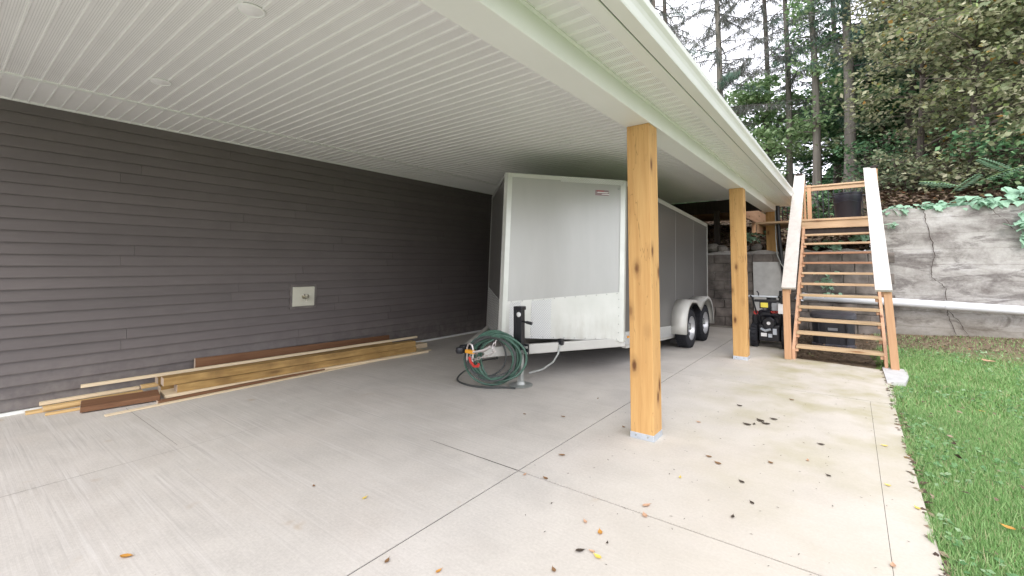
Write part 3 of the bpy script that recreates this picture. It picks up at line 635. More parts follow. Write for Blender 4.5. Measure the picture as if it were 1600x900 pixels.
# ================================================================ WOOD PILE
def plank(p0,p1,w_,h_,mat,label,tilt=0,endcol=True):
    """p0,p1 = bottom centre of each end"""
    p0=Vector(p0);p1=Vector(p1); c=(p0+p1)/2; t=thing('plank',label,'board',(c.x,c.y,min(p0.z,p1.z)),'loose boards piled along the siding')
    d=(p1-p0); a=p0-t.location+Vector((0,0,h_/2)); b=p1-t.location+Vector((0,0,h_/2))
    m=MB(); up=Vector((0,0,1)); up.rotate(Matrix.Rotation(R(tilt),3,d.normalized())); m.beam(a,b,w_,h_,up,bev=.003); m.build('board',mat,t)
    e=MB(); dn=d.normalized(); e.beam(a-dn*.0015,a+dn*.002,w_*.97,h_*.95,up); e.build('end_grain','grey_end' if mat!='pale' else 'pale',t)
    return t
plank((-5.98,1.60,.125),(-5.68,4.82,.125),.14,.085,'oldwood','upper weathered yellow brown beam in the middle of the pile under the pale batten')
plank((-5.97,1.72,.035),(-5.70,4.85,.035),.15,.085,'oldwood','lower weathered yellow brown beam lying just under the upper beam')
plank((-6.05,1.62,0.001),(-5.72,5.05,0.001),.34,.033,'pale','wide pale tan board lying flat under the two weathered beams')
plank((-6.07,.975,.012),(-5.965,1.57,.012),.31,.05,'brown','short wide dark brown board lying flat at the front left of the pile')
plank((-5.74,1.50,.001),(-5.745,5.0,.001),.055,.028,'brown','long thin reddish brown board running low along the front of the pile')
plank((-5.645,1.08,.001),(-5.685,5.19,.001),.06,.012,'pale','thin flat pale batten lying on the concrete farthest from the wall')
plank((-6.19,.99,.195),(-5.83,5.02,.215),.045,.03,'pale','long thin pale batten resting on top of the pile and overhanging at left')
plank((-6.345,2.01,.185),(-6.335,4.84,.12),.04,.115,'brown','brown plank standing on its edge against the siding behind the pile',tilt=-6)
plank((-6.385,.73,.05),(-6.355,1.49,.05),.06,.03,'pale','pale white strip lying next to the siding at the left end')
plank((-6.29,.74,.02),(-6.26,1.5,.02),.09,.03,'yellow','yellow board just below the pale strip at the left end')
plank((-6.325,.63,.001),(-6.29,1.2,.001),.09,.022,'yellow','short yellow board end poking out farthest left near the white base flashing')
plank((-6.13,.74,.001),(-6.09,1.1,.001),.05,.02,'yellow','orange toned board end on the concrete left of the dark brown board')
plank((-6.34,1.5,.055),(-6.30,2.1,.055),.08,.035,'yellow','stubby light board tucked between the pale batten and the dark brown board')
plank((-6.08,3.2,.001),(-6.03,5.35,.001),.20,.075,'pale','pinkish broken plank end sticking out at the far end of the pile')
plank((-6.25,1.62,.1),(-6.12,4.7,.11),.13,.07,'oldwood','hidden weathered beam behind the two front beams')
plank((-6.22,1.64,.003),(-6.15,4.6,.003),.12,.07,'oldwood','bottom weathered beam next to the siding behind the front beams')
# ================================================================ RETAINING WALLS
def wallmesh(name,lab,x0,x1,yf,tops,thick,mat,zb=-.3,topcut=None):
    n=len(tops); xs_=np.linspace(x0,x1,n); rows=9; vs=[];fs=[]
    for i,xx in enumerate(xs_):
        for k in range(rows):
            z=zb+(tops[i]-zb)*k/(rows-1); vs.append((xx,yf+.012*math.sin(xx*3+k)+.008*math.sin(k*2.3+xx*7)+(.02 if k==rows-1 else 0),z))
        vs.append((xx,yf+thick,tops[i]+.01)); vs.append((xx,yf+thick,zb))
    r=rows+2
    for i in range(n-1):
        for k in range(r-1): fs.append((i*r+k,(i+1)*r+k,(i+1)*r+k+1,i*r+k+1))
    fs.append(tuple(range(r-1,-1,-1))); fs.append(tuple((n-1)*r+k for k in range(r)))
    t=thing(name,lab,'retaining wall'); m=MB().add(vs,fs); m.build('wall_face',mat,t); return t
rw=wallmesh('retaining_wall','tall stained and cracked concrete retaining wall behind the stairs and lawn',.42,14,11.3,[2.50+.03*math.sin(i*1.3)+.02*math.sin(i*3.7) for i in range(60)],.3,'oldconc')
lw=wallmesh('retaining_wall','lower dark block retaining wall behind the trailer under the carport and stairs',-9,.42,11.15,[1.74+.03*math.sin(i*2.1) for i in range(40)],.3,'oldconc')
# blocks on the lower wall: courses proud of the face
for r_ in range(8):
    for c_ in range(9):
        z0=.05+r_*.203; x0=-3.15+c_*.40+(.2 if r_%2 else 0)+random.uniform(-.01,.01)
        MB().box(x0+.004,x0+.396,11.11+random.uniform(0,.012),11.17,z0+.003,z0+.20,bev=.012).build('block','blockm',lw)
def crack(pts,wd,par,y):
    rd=random.Random(5); P_=[Vector(p) for p in pts]; q=[]
    for a,b in zip(P_[:-1],P_[1:]):
        for k in range(5):
            t=k/5; q.append(a.lerp(b,t)+Vector((rd.uniform(-.012,.012),0,rd.uniform(-.006,.006))))
    q.append(P_[-1]); vs=[];n=len(q)
    for i,p in enumerate(q):
        ww=wd*rd.uniform(.5,1.3)*(1 if 0<i<n-1 else .3); vs+=[(p.x-ww/2,y,p.z),(p.x+ww/2,y,p.z)]
    MB().add(vs,[(2*i,2*i+1,2*i+3,2*i+2) for i in range(n-1)]).build('crack','crack_w',par)
crack([(1.10,0,2.50),(1.11,0,2.36),(1.14,0,2.17),(1.20,0,1.84),(1.22,0,1.6),(1.17,0,1.32),(1.16,0,1.22),(1.28,0,1.10),(1.35,0,1.0),(1.36,0,.61),(1.36,0,.5),(1.47,0,.15)],.011,rw,11.270)
crack([(1.95,0,2.5),(2.0,0,2.36),(2.14,0,2.22),(2.24,0,2.02),(2.4,0,1.9),(2.7,0,1.75)],.009,rw,11.270)
crack([(.55,0,1.27),(.8,0,1.25),(1.1,0,1.22),(1.28,0,1.22)],.006,rw,11.270)
crack([(1.36,0,.6),(1.5,0,.42),(1.6,0,.2)],.012,rw,11.270)
# stones on the lower wall
for k,(x,y,z,s_) in enumerate([(-2.66,11.3,1.84,.17),(-2.40,11.28,1.80,.15),(-2.16,11.32,1.80,.12),(-2.9,11.35,1.83,.16),(-1.95,11.4,1.80,.10),(-3.15,11.4,1.82,.13),(-1.72,11.42,1.83,.11)]):
    bm=bmesh.new(); bmesh.ops.create_icosphere(bm,subdivisions=2,radius=1)
    rd=random.Random(k)
    for v in bm.verts: v.co*=1+.18*math.sin(v.co.x*3+k)+rd.uniform(-.06,.06)
    me=bpy.data.meshes.new('stone'); bm.to_mesh(me); bm.free(); me.materials.append(M['stone']); me.polygons.foreach_set('use_smooth',[True]*len(me.polygons))
    o=bpy.data.objects.new('stone',me); C.objects.link(o); o.location=(x,y,z); o.scale=(s_*1.15,s_*.8,s_*.6); o.rotation_euler=(.2*k,.35*math.sin(k*2),k)
    tag(o,['largest grey stone on the lower wall behind the trailer','long pale stone right of the largest grey stone on the wall','small stone on the wall just left of the second post','stone on the lower wall half hidden by the trailer rear edge','small stone on the wall behind the second post','stone on the lower wall behind the trailer body','small stone on the wall just left of the concrete pier'][k],'stone','stones along the top of the lower wall')
# pvc pipe
pp=thing('drain_pipe','long white plastic drain pipe running along the retaining wall','pipe')
MB().tube([(-.84,11.12,.775),(.8,11.12,.725),(2.4,11.12,.665),(6,11.12,.55),(14,11.12,.3)],.075,16).build('pipe','pvc',pp)
MB().tube([(-.90,11.12,.70),(-.88,11.12,.77),(-.8,11.12,.775)],.088,14).build('elbow','pvc',pp)
for x,z in ((1.36,.705),(4.2,.61)): MB().tube([(x-.05,11.12,z+.0015),(x+.05,11.12,z-.0015)],.082,16).build('coupling','pvc',pp)
# ================================================================ STAIRS + LANDING
st=thing('wooden_stairs','open wooden stairs with pale rail caps climbing from the driveway over the wall','stairs')
SX0,SX1=-.745,.335; r_,t_=.183,.235; z00,y00=.205,8.05
lx0,lx1=SX0-.02,SX1+.02
for k in range(11):
    z=z00+k*r_; y=y00+k*t_+.0; tw=.02*(k/10)
    rd=random.Random(k)
    MB().box(lx0+.04+.012*rd.random(),lx1-.04,y,y+.235,z-.036,z,bev=.004).build('tread','tread_pale' if k<5 else ('lumX' if k in (5,6,9,10) else 'tread_red'),st)
    for xa,xb in ((lx0+.04,lx0+.078),(lx1-.078,lx1-.04)): MB().box(xa,xb,y+.02,y+.22,z-.085,z-.037).build('tread_cleat','lumY',st)
for x in (lx0+.02,lx1-.02):
    m=MB(); y1=10.68
    za=z00-.20; zb_=z00+r_*11-.22
    m.prism([(x-.019,8.04,-.0),(x-.019,8.30,-.0),(x-.019,y1,zb_-.02),(x-.019,y1,zb_+.20),(x-.019,8.04,za+.16)],(.038,0,0)); m.build('stringer','lumY',st)
# newel posts, lower and upper
MB().box(SX0-.115,SX0-.025,7.98,8.07,0,1.085,bev=.004).build('newel_post','lumZ',st)
MB().box(SX1+.03,SX1+.12,7.98,8.07,0,1.085,T=Matrix.Translation((.36,8,0))@Matrix.Rotation(R(-2.6),4,'Y')@Matrix.Translation((-.345,-8,0)),bev=.004).build('newel_post','lumZ',st)
ZT=3.27; YT=10.75
for x in (SX0-.055,SX1+.06): MB().box(x-.045,x+.045,YT-.03,YT+.06,2.0,ZT-.03,bev=.004).build('newel_post','lumZ',st)
for x,xt in ((SX0-.03,SX0-.045),(SX1+.0,SX1-.01)):
    m=MB(); m.beam((x,7.93,1.075),(xt,YT+.03,ZT),.185,.038,bev=.004); m.build('rail_cap','cap',st)
    m=MB(); m.beam((x-.0,8.0,1.02),(xt-.0,YT,ZT-.06),.038,.09); m.build('rail','lumY',st)
for x in (SX0-.055,SX1+.06): MB().box(x-.06,x+.06,YT-.045,YT+.075,ZT+.0,ZT+.03,bev=.006).build('post_cap','dark_wood',st)
m=thing('landing','timber landing platform at the top of the stairs with railing','landing')
LX0,LX1,LY0,LY1,LZ=-1.62,SX1+.10,10.70,12.3,2.345
for i in range(11):
    MB().box(LX0,LX1,LY0+.03+i*.142,LY0+.03+i*.142+.135,LZ-.036,LZ).build('deck_board','lumX',m)
MB().box(-.79,LX1-.03,LY0-.012,LY0+.026,LZ-.185,LZ-.04,bev=.003).build('rim_joist','lumX',m); MB().box(-.80,LX1-.02,LY0-.035,LY0+.03,LZ-.038,LZ+.004,bev=.004).build('nosing','lumX',m)
MB().box(-.79,LX1-.03,LY0+.03,LY0+.07,LZ-.33,LZ-.19).build('ledger','dark_wood',m)
for x in (LX0+.02,LX1-.06): MB().box(x,x+.038,LY0+.07,LY1,LZ-.22,LZ-.04).build('joist','lumY',m)
for x in (-.77,LX1-.09):
    MB().box(x,x+.08,LY1-.09,LY1-.01,LZ,LZ+.92).build('rail_post','lumZ',m)
for x in (-.755,LX1-.10): MB().box(x,x+.038,11.0,11.038,LZ,LZ+.86).build('rail_post','lumZ',m)
MB().box(LX0,LX1,LY1-.10,LY1+.02,LZ+.87,LZ+.905,bev=.003).build('top_rail','lumX',m)
MB().box(LX0,LX1,LY1-.066,LY1-.028,LZ+.78,LZ+.866).build('under_rail','lumX',m)
MB().box(LX0,LX1,LY1-.066,LY1-.028,LZ+.02,LZ+.10).build('bottom_rail','lumX',m)
for i in range(20):
    x=LX0+.05+i*.10
    if abs(x+.73)<.06 or x>LX1-.1: continue
    MB().tube([(x,LY1-.047,LZ+.10),(x,LY1-.047,LZ+.78)],.0095,6).build('baluster','black',m)
for x in (-1.55,LX1-.10): MB().box(x,x+.09,11.9,11.99,1.6,LZ-.23).build('support_post','lumZ',m)
# pale block under the right newel
tag(MB().prism([(.295,7.12,-.06),(.47,7.2,-.06),(.53,7.6,-.06),(.54,8.1,-.06),(.29,8.1,-.06)],(0,0,.075)).build('paving_block','pier'),'rough white concrete block in the grass below the right stair post','block')
# upper walkway beam behind the posts
wk=thing('walkway_deck','raised timber walkway beside the house seen between the posts','walkway')
MB().box(-2.07,-2.03,12.2,15.5,2.60,2.96).build('side_board','lumY',wk); MB().box(-6.4,-2.075,12.2,15.5,2.86,2.95).build('deck_board','lumX',wk)
MB().box(-2.14,-2.05,13.6,13.69,1.9,2.60).build('support_post','lumZ',wk)
tag(MB().box(-2.62,-2.50,11.48,11.6,1.72,2.73,bev=.004).build('dark_post','dark_wood'),'dark square post on the lower wall right of the trailer rear','post')
# black drain hose and cable by the far post
tag(MB().tube([(-1.225,11.0,2.70),(-1.222,11.0,2.3),(-1.20,11.0,1.8),(-1.165,11.02,1.35),(-1.10,11.02,.9),(-1.08,11.02,.1)],.038,10).build('black_downpipe','black'),'black flexible downpipe hanging from the eave beside the farthest post','pipe')
tag(MB().tube([(-1.27,11.0,2.61),(-1.275,11.0,2.0),(-1.26,11.0,1.65),(-1.19,10.98,1.45),(-1.10,10.98,1.3),(-1.07,10.98,.9)],.011,6).build('grey_cable','galvdull'),'thin grey cable running down beside the black downpipe','cable')
# ================================================================ BIN on the landing
bn=thing('rubbish_bin','black round plastic bin standing on the landing at the top of the stairs','bin',(-.03,11.62,LZ)); bn.scale=(1,1,1.1)
MB().lathe([(0,0),(.205,0),(.212,.02),(.235,.36),(.243,.37),(.247,.50),(.262,.505),(.264,.53),(.25,.532),(.235,.50),(.20,.06),(0,.05)],(0,0,0),'Z',32).build('body','bin',bn)
for s_ in (-1,1): MB().tube([(s_*.245,-.06,.47),(s_*.29,-.05,.475),(s_*.29,.05,.475),(s_*.245,.06,.47)],.012,8).build('handle','bin',bn)
MB().tube([(math.cos(a)*.244,math.sin(a)*.244,.36+.018*math.cos(a*4)) for a in np.linspace(0,2*PI,33)[:-1]],.006,6,closed=True).build('rib','bin',bn)
# ================================================================ TUB under stairs
tb_=thing('storage_tub','charcoal plastic storage tub with rounded lid lying behind the stair treads','storage tub',(-.30,9.85,-.01))
def sellipse(a,b,z,n=40,p=3.2):
    o=[]
    for k in range(n):
        t=2*PI*k/n; c,s=math.cos(t),math.sin(t); o.append((a*math.copysign(abs(c)**(2/p),c),b*math.copysign(abs(s)**(2/p),s),z))
    return o
def loft(rings):
    m=MB(); n=len(rings[0]); vs=[p for r in rings for p in r]; fs=[(i*n+k,i*n+(k+1)%n,(i+1)*n+(k+1)%n,(i+1)*n+k) for i in range(len(rings)-1) for k in range(n)]
    fs+=[tuple(range(n-1,-1,-1)),tuple((len(rings)-1)*n+k for k in range(n))]; m.add(vs,fs,True); return m
loft([sellipse(.30,.24,.04),sellipse(.305,.245,.10),sellipse(.315,.255,.50)]).build('tub_body','tub',tb_)
loft([sellipse(.31,.25,0),sellipse(.325,.265,.01),sellipse(.325,.265,.05),sellipse(.31,.25,.06)]).build('base_rim','tublid',tb_)
loft([sellipse(.325,.265,.50),sellipse(.34,.28,.51),sellipse(.34,.28,.57),sellipse(.31,.25,.60),sellipse(.22,.17,.605)]).build('lid','tublid',tb_)
MB().box(-.07,.07,-.258,-.25,.30,.345,bev=.003).build('label_plate','greyp',tb_)
for x in (-.2,-.1,.1,.2): MB().box(x-.008,x+.008,-.262,-.235,.08,.49).build('rib','tub',tb_)
# ================================================================ SNOW BLOWER
sb=thing('snow_blower','black snow blower with silver handlebar parked behind the second post','snow blower',(-1.17,8.95,0))
def b_(x0,x1,y0,y1,z0,z1,name,mat,bev=.01,par=None): return MB().box(x0,x1,y0,y1,z0,z1,bev=bev).build(name,mat,par or sb)
for s_ in (-1,1):
    ty=MB().lathe([(.08,-.05),(.16,-.058),(.19,-.045),(.195,0),(.19,.045),(.16,.058),(.08,.05)],(s_*.235,.02,.195),'X',26).build('tyre','rubber',sb)
    k_=MB()
    for k in range(20):
        a=2*PI*k/20; k_.box(-.05,.05,-.012,.012,-.012,.012,Matrix.Translation((s_*.235,.02+math.cos(a)*.198,.195+math.sin(a)*.198))@Matrix.Rotation(a,4,'X')@Matrix.Rotation(.4*(-1)**k,4,'Y'))
    k_.build('tread_lug','rubber',ty)
    MB().lathe([(0,s_*.05),(.04,s_*.052),(.085,s_*.045),(.09,-s_*.04),(0,-s_*.04)],(s_*.235,.02,.195),'X',18).build('rim','galvdull',sb)
b_(-.16,.16,-.12,.22,.12,.40,'chassis','black',.02)
b_(-.15,.15,.0,.30,.40,.55,'engine','black',.03)
b_(-.17,.17,-.06,.26,.53,.64,'engine_shroud','bin',.035)
MB().lathe([(0,-.14),(.085,-.14),(.105,-.12),(.11,-.02),(0,-.02)],(.0,0,.43),'Y',22).build('recoil_cover','black',sb)
MB().lathe([(0,-.152),(.028,-.15),(.03,-.14),(0,-.138)],(.0,0,.43),'Y',14).build('starter_button','whitep',sb)
MB().lathe([(0,-.09),(.035,-.09),(.038,-.04),(0,-.04)],(-.2,0,.60),'Y',12).build('fuel_cap','red',sb)
b_(.02,.15,-.10,-.03,.60,.635,'red_trim','red',.01)
b_(-.12,-.03,-.145,-.12,.20,.26,'chrome_plate','whitep',.004); b_(-.01,.05,-.15,-.12,.19,.25,'chrome_plate','galv',.004); b_(.06,.12,-.145,-.12,.24,.34,'chrome_plate','galv',.004)
mu=MB(); mu.tube([(-.12,-.13,.33),(-.05,-.15,.30),(.03,-.15,.33)],.022,8); mu.build('muffler','galv',sb)
for s_ in (-1,1): MB().tube([(s_*.17,.05,.35),(s_*.19,-.1,.62),(s_*.22,-.28,.88),(s_*.23,-.36,.90)],.014,8).build('handle_tube','black',sb)
MB().tube([(-.27,-.30,.895),(.17,-.30,.895)],.016,8).build('handlebar','galv',sb)
MB().tube([(.17,-.30,.895),(.26,-.30,.895)],.022,8).build('grip','black',sb)
b_(-.19,.19,-.29,-.20,.80,.84,'control_panel','black',.01)
b_(-.09,.02,-.30,-.22,.71,.79,'warning_label','yellowp',.004); b_(-.11,.04,-.285,-.205,.69,.80,'label_bracket','black',.006)
b_(.07,.17,-.29,-.22,.66,.79,'grey_cover','greyp',.01); b_(.17,.25,-.34,-.28,.62,.78,'white_tag','whitep',.004)
MB().tube([(-.12,-.30,.89),(-.115,-.30,.95),(-.14,-.30,.985)],.010,6).build('lever','black',sb)
MB().tube([(.20,-.28,.80),(.21,-.30,1.00)],.022,8).build('lever','black',sb)
ch_=MB(); ch_.lathe([(0,.42),(.09,.42),(.085,.62),(.08,.85),(0,.85)],(-.02,.45,0),'Z',16); ch_.build('discharge_chute','black',sb)
b_(-.33,.33,.34,.66,.06,.52,'auger_housing','black',.03)
for x in (-.10,.03,.12): MB().tube([(x,-.27,.82),(x*.7,-.16,.66),(x*1.3,-.08,.58)],.006,6).build('cable','black',sb)
# ================================================================ HILLSIDE
def hz(x,y):
    x=np.asarray(x,float);y=np.asarray(y,float)
    k=np.clip((x-.35)/.15,0,1); b=1.72+(2.42-1.72)*k
    d=np.clip(y-11.55,0,60); s=.34+.09*np.clip(x-.5,-2,6)/2
    return b+d*s*np.exp(-d*.012)+.06*np.sin(x*2.1+y)*np.clip(d,0,1)+.05*np.sin(y*3.3-x*1.7)*np.clip(d,0,1)
nx,ny=130,110; X=np.concatenate([np.linspace(-60,-9,20)[:-1],np.linspace(-9,9,91)[:-1],np.linspace(9,60,21)]); Y=np.concatenate([np.linspace(11.42,22,70)[:-1],np.linspace(22,75,41)]); nx,ny=len(X),len(Y)
gx,gy=np.meshgrid(X,Y); V=np.stack([gx.ravel(),gy.ravel(),hz(gx,gy).ravel()],1); idx=np.arange(nx*ny).reshape(ny,nx); Q=np.stack([idx[:-1,:-1].ravel(),idx[:-1,1:].ravel(),idx[1:,1:].ravel(),idx[1:,:-1].ravel()],1)
tag(npmesh('hillside',V,Q,'soil'),'wooded brown hillside rising behind the retaining walls','hillside',kind='structure')
n=46000; x=-6+14*rng.random(n); y=11.5+13*rng.random(n)**1.4
tag(leaves(np.stack([x,y,hz(x,y)+.02+.02*rng.random(n)],1),.10,'litter','forest_litter',flat=.72,aspect=.7),'dry brown leaves covering the wooded hillside','leaf litter',kind='stuff')
# ivy and ground plants along the wall top: each leaf its own part
lm=MB(); pr_=[(0,0),(.35,.14),(.50,.42),(.42,.55),(.30,.62),(.16,.80),(0,1.0),(-.16,.80),(-.30,.62),(-.42,.55),(-.50,.42),(-.35,.14)]
lm.add([(a,b,.06*math.sin(abs(a)*4)-.10*b*b) for a,b in pr_]+[(0,.5,.07)],[(i,(i+1)%12,12) for i in range(12)])
proto=lm.build('leaf_proto','vine'); vine_me=proto.data; bpy.data.objects.remove(proto)
def vine(cx,cy_,cz,n,rx,ry,rz,s,label,group='green plants along the wall top'):
    t=thing('ground_vine',label,'plant',(cx,cy_,cz),group); rd=random.Random(label)
    for i in range(n):
        a,b=rd.gauss(0,.42)*rx,rd.gauss(0,.42)*ry; c=rd.uniform(-.35,1)*rz
        o=bpy.data.objects.new('leaf',vine_me); C.objects.link(o); o.parent=t; o.location=(a,b,c); k=s*rd.uniform(.6,1.25); o.scale=(k,k,k); o.rotation_euler=(rd.uniform(-1.15,-.2),rd.uniform(-.4,.4),rd.uniform(PI*.6,PI*1.4))
    m=MB()
    for i in range(6): m.tube([(rd.uniform(-rx,rx)*.5,ry*.3,-.05),(rd.uniform(-rx,rx)*.6,0,rz*.5),(rd.uniform(-rx,rx)*.8,-ry*.3,rz*.3)],.006,5)
    m.build('stem','vine',t)
vine(.78,11.38,2.50,42,.30,.2,.10,.13,'light green leafy plant on the wall top nearest the stairs')
vine(1.25,11.42,2.52,46,.42,.2,.10,.14,'green leafy plant on the wall top above the long crack')
vine(1.85,11.42,2.55,60,.5,.22,.14,.15,'broad leaved green plant on the wall top left of the second crack')
vine(2.55,11.4,2.58,60,.5,.25,.22,.16,'tall green leafy clump on the wall top at the right edge of the photo')
vine(.62,11.22,2.18,6,.16,.04,.10,.11,'small green sprig hanging on the wall face right of the stair rail')
vine(2.38,11.2,1.98,34,.24,.08,.40,.15,'green fern like plant growing out of the wall at the right edge')
vine(.12,11.1,1.98,26,.24,.15,.16,.13,'green leaves poking between the upper stair treads','green leaves behind the stairs')
vine(-.40,11.15,1.84,30,.4,.1,.10,.12,'green leaves on the wall edge behind the left stair stringer','green leaves behind the stairs')
vine(-.40,11.05,.98,22,.22,.06,.34,.10,'dark green creeper on the wall behind the middle treads','green leaves behind the stairs')
vine(-1.85,11.5,2.05,30,.4,.2,.22,.12,'green leaves above the lower wall left of the pier')
# ================================================================ TREES
def limb(m,p,d,L_,r,rd,segs=5,grav=-.05):
    pts=[p.copy()]; dd=d.normalized()
    for i in range(segs):
        dd=(dd+Vector((rd.uniform(-.18,.18),rd.uniform(-.18,.18),rd.uniform(-.12,.12)+grav))).normalized(); pts.append(pts[-1]+dd*L_/segs)
    m.tube(pts,[r*(1-.85*i/segs) for i in range(segs+1)],5,False); return pts
def trunkpath(x,y,z0,h,lean,rd,r):
    pts=[];rs=[]
    n=9
    for i in range(n+1):
        t=i/n; pts.append(Vector((x+lean[0]*t*h+.10*math.sin(t*5+x),y+lean[1]*t*h+.08*math.cos(t*4+y),z0-.2+t*h))); rs.append(r*(1.25 if i==0 else 1)*(1-.75*t))
    return pts,rs
def atT(pts,t): 
    f=t*(len(pts)-1); i=min(int(f),len(pts)-2); return pts[i].lerp(pts[i+1],f-i)
def conifer(x,y,h,r,label,seed,green=.3,lean=(0,0),zmin=.15,nb=70,blen=2.2,mat='bark'):
    rd=random.Random(seed); g=np.random.default_rng(seed); z0=float(hz(x,y)); r*=.68; t=thing('conifer_tree',label,'tree',(x,y,z0),'conifers on the hillside')
    pts,rs=trunkpath(0,0,0,h,lean,rd,r); m=MB().tube(pts,rs,12); m.build('trunk',mat,t)
    br=MB(); NP=[];ND=[]; TP=[];TD=[]
    nb=int(nb*1.35)
    for i in range(nb):
        f=zmin+(1-zmin)*(i+rd.random())/nb; p=atT(pts,f); a=rd.random()*2*PI; Lb=blen*(1-.65*f)*rd.uniform(.5,1.15)
        bp=limb(br,p,Vector((math.cos(a),math.sin(a),rd.uniform(-.15,.25))),Lb,.022,rd,5,-.06)
        isg=rd.random()<green
        ns=int(78*Lb)
        for k in range(ns):
            q=atT(bp,.12+.88*rd.random()); dv=Vector((rd.gauss(0,.5),rd.gauss(0,.5),-.55-rd.random()*.5)).normalized(); 
            ll=rd.uniform(.03,.22)
            (NP if isg else TP).append(tuple(q+dv*ll*.8)); (ND if isg else TD).append(tuple(dv))
    b=br.build('branches','twig',t); b['kind']='stuff'
    if TP: o=leaves(np.array(TP),.24,'needle','twigs',t,aspect=.07,dirs=np.array(TD)); o['kind']='stuff'
    if NP:
        NPa=np.repeat(np.array(NP),2,0)+g.normal(0,.06,(len(NP)*2,3)); o=leaves(NPa,.19,'needle_g','foliage',t,aspect=.10,dirs=np.repeat(np.array(ND),2,0)); o['kind']='stuff'
def leafy(x,y,h,r,label,seed,mat='lf_beech',crown=None,lean=(0,0),nl=9000,size=.13,nlimb=26,layer=.22,fr=.25,bark='bark',z0=None,cat='tree',name='leafy_tree',group='leafy trees on the hillside',blen=2.6,clr=None):
    rd=random.Random(seed); g=np.random.default_rng(seed); z0=float(hz(x,y)) if z0 is None else z0; t=thing(name,label,cat,(x,y,z0),group)
    pts,rs=trunkpath(0,0,0,h,lean,rd,r); MB().tube(pts,rs,10).build('trunk',bark,t)
    br=MB(); cl=[]
    for i in range(nlimb):
        f=fr+(1-fr)*(i+rd.random())/nlimb; p=atT(pts,min(f,.99)); a=rd.random()*2*PI; Lb=blen*(1-.5*f)*rd.uniform(.55,1.2)
        bp=limb(br,p,Vector((math.cos(a),math.sin(a),rd.uniform(.05,.5))),Lb,.03,rd,5,-.03)
        for k in range(4):
            q=atT(bp,.35+.6*rd.random()); sp=limb(br,q,Vector((rd.gauss(0,1),rd.gauss(0,1),rd.gauss(0,.35))),Lb*.4,.010,rd,3,-.06); cl+= [q]+sp[1:]
    b=br.build('branches',bark,t); b['kind']='stuff'
    cl=np.array([tuple(c) for c in cl]); k=g.integers(0,len(cl),nl); P_=cl[k]+g.normal(0,1,(nl,3))*np.array([.24,.24,layer*.45])
    o=leaves(P_,size,mat,'foliage',t,flat=.55,aspect=.6,droop=.25); o['kind']='stuff'
# tall sparse conifers, left to right
conifer(-4.95,14.0,17,.17,'tall grey conifer trunk just above the gutter, leftmost of the trees',21,.05,nb=90,blen=2.6)
conifer(-3.75,17.4,18,.20,'tall conifer with bare drooping branches against the white sky',22,.10,nb=130,blen=3.2,zmin=.2,mat='bark2')
conifer(-1.75,19.0,18,.17,'slim grey conifer with bare twigs left of the ivy covered trunk',23,.12,nb=75,blen=2.8,zmin=.2,mat='bark2')
conifer(-2.9,23.0,20,.2,'far thin conifer between the two bare conifers',24,.12,nb=60,blen=3.4,zmin=.15)
conifer(.02,17.0,16,.24,'thick trunked spruce with green drooping boughs behind the right stair post',25,.6,nb=110,blen=2.8,zmin=.28,mat='bark2')
conifer(-6.5,20.0,20,.2,'conifer far left mostly hidden by the carport roof',26,.3,nb=80,blen=3)
conifer(-.4,25.0,20,.2,'distant spruce filling the gap between the nearer trunks',27,.3,nb=55,blen=3.2,zmin=.1)
# ivy-covered slim trunk
leafy(-.85,17.3,13,.13,'slim trunk wrapped in green ivy right of the bare conifers',31,'lf_lime',nl=3600,size=.14,nlimb=34,blen=.8,fr=.16,bark='bark2')
# background greens low in the gap
leafy(-2.5,19.5,5.0,.06,'light green bushy tree just above the gutter end',32,'lf_lime',nl=9000,size=.15,blen=2.2,fr=.15)
leafy(-1.0,22.0,4.6,.08,'dark green bushy tree behind the left stair post',33,'lf_green',nl=9000,size=.15,blen=2.4,fr=.08)
leafy(.8,22.5,5.5,.08,'green bush behind the thick spruce trunk',34,'lf_green',nl=9000,size=.16,blen=2.4,fr=.08)
leafy(-4.5,22.5,5.0,.08,'green bushy tree low behind the bare conifers',35,'lf_green',nl=8000,size=.16,blen=2.6,fr=.1)
# big autumn beeches at the right
leafy(1.35,14.6,9.5,.075,'slender young beech with brown green leaves just right of the spruce',41,'lf_beech',nl=15000,size=.11,nlimb=40,blen=2.5,fr=.07,layer=.12,lean=(.03,-.03))
leafy(2.05,13.4,9,.06,'thin trunked beech with autumn leaves above the long crack in the wall',42,'lf_beech',nl=15000,size=.105,nlimb=40,blen=2.4,fr=.08,layer=.12,lean=(.02,-.04))
leafy(3.3,13.6,10,.09,'beech with browning leaves at the right edge of the photo',43,'lf_beech',nl=16000,size=.11,nlimb=40,blen=2.8,fr=.06,layer=.12,lean=(-.04,-.03))
leafy(2.9,16.8,11,.12,'dark trunked tree behind the autumn beeches',44,'lf_olive',nl=13000,size=.14,nlimb=36,blen=3.2,fr=.10,layer=.15)
leafy(4.9,15.5,11,.12,'olive leaved tree beyond the right edge beech',45,'lf_olive',nl=13000,size=.14,nlimb=36,blen=3.2,fr=.10,layer=.15)
leafy(1.6,18.8,12,.16,'dark green tall tree deep in the wood right of the spruce',46,'lf_green',nl=15000,size=.16,nlimb=36,blen=3.4,fr=.10,layer=.2)
leafy(4.0,19.5,13,.16,'dark green tree deep in the wood behind the olive tree',47,'lf_green',nl=15000,size=.17,nlimb=36,blen=3.6,fr=.08,layer=.2)
leafy(3.7,12.6,7.5,.06,'bright green leaved sapling at the top right corner',48,'lf_lime',nl=6000,size=.12,nlimb=24,blen=1.8,fr=.45,layer=.12)
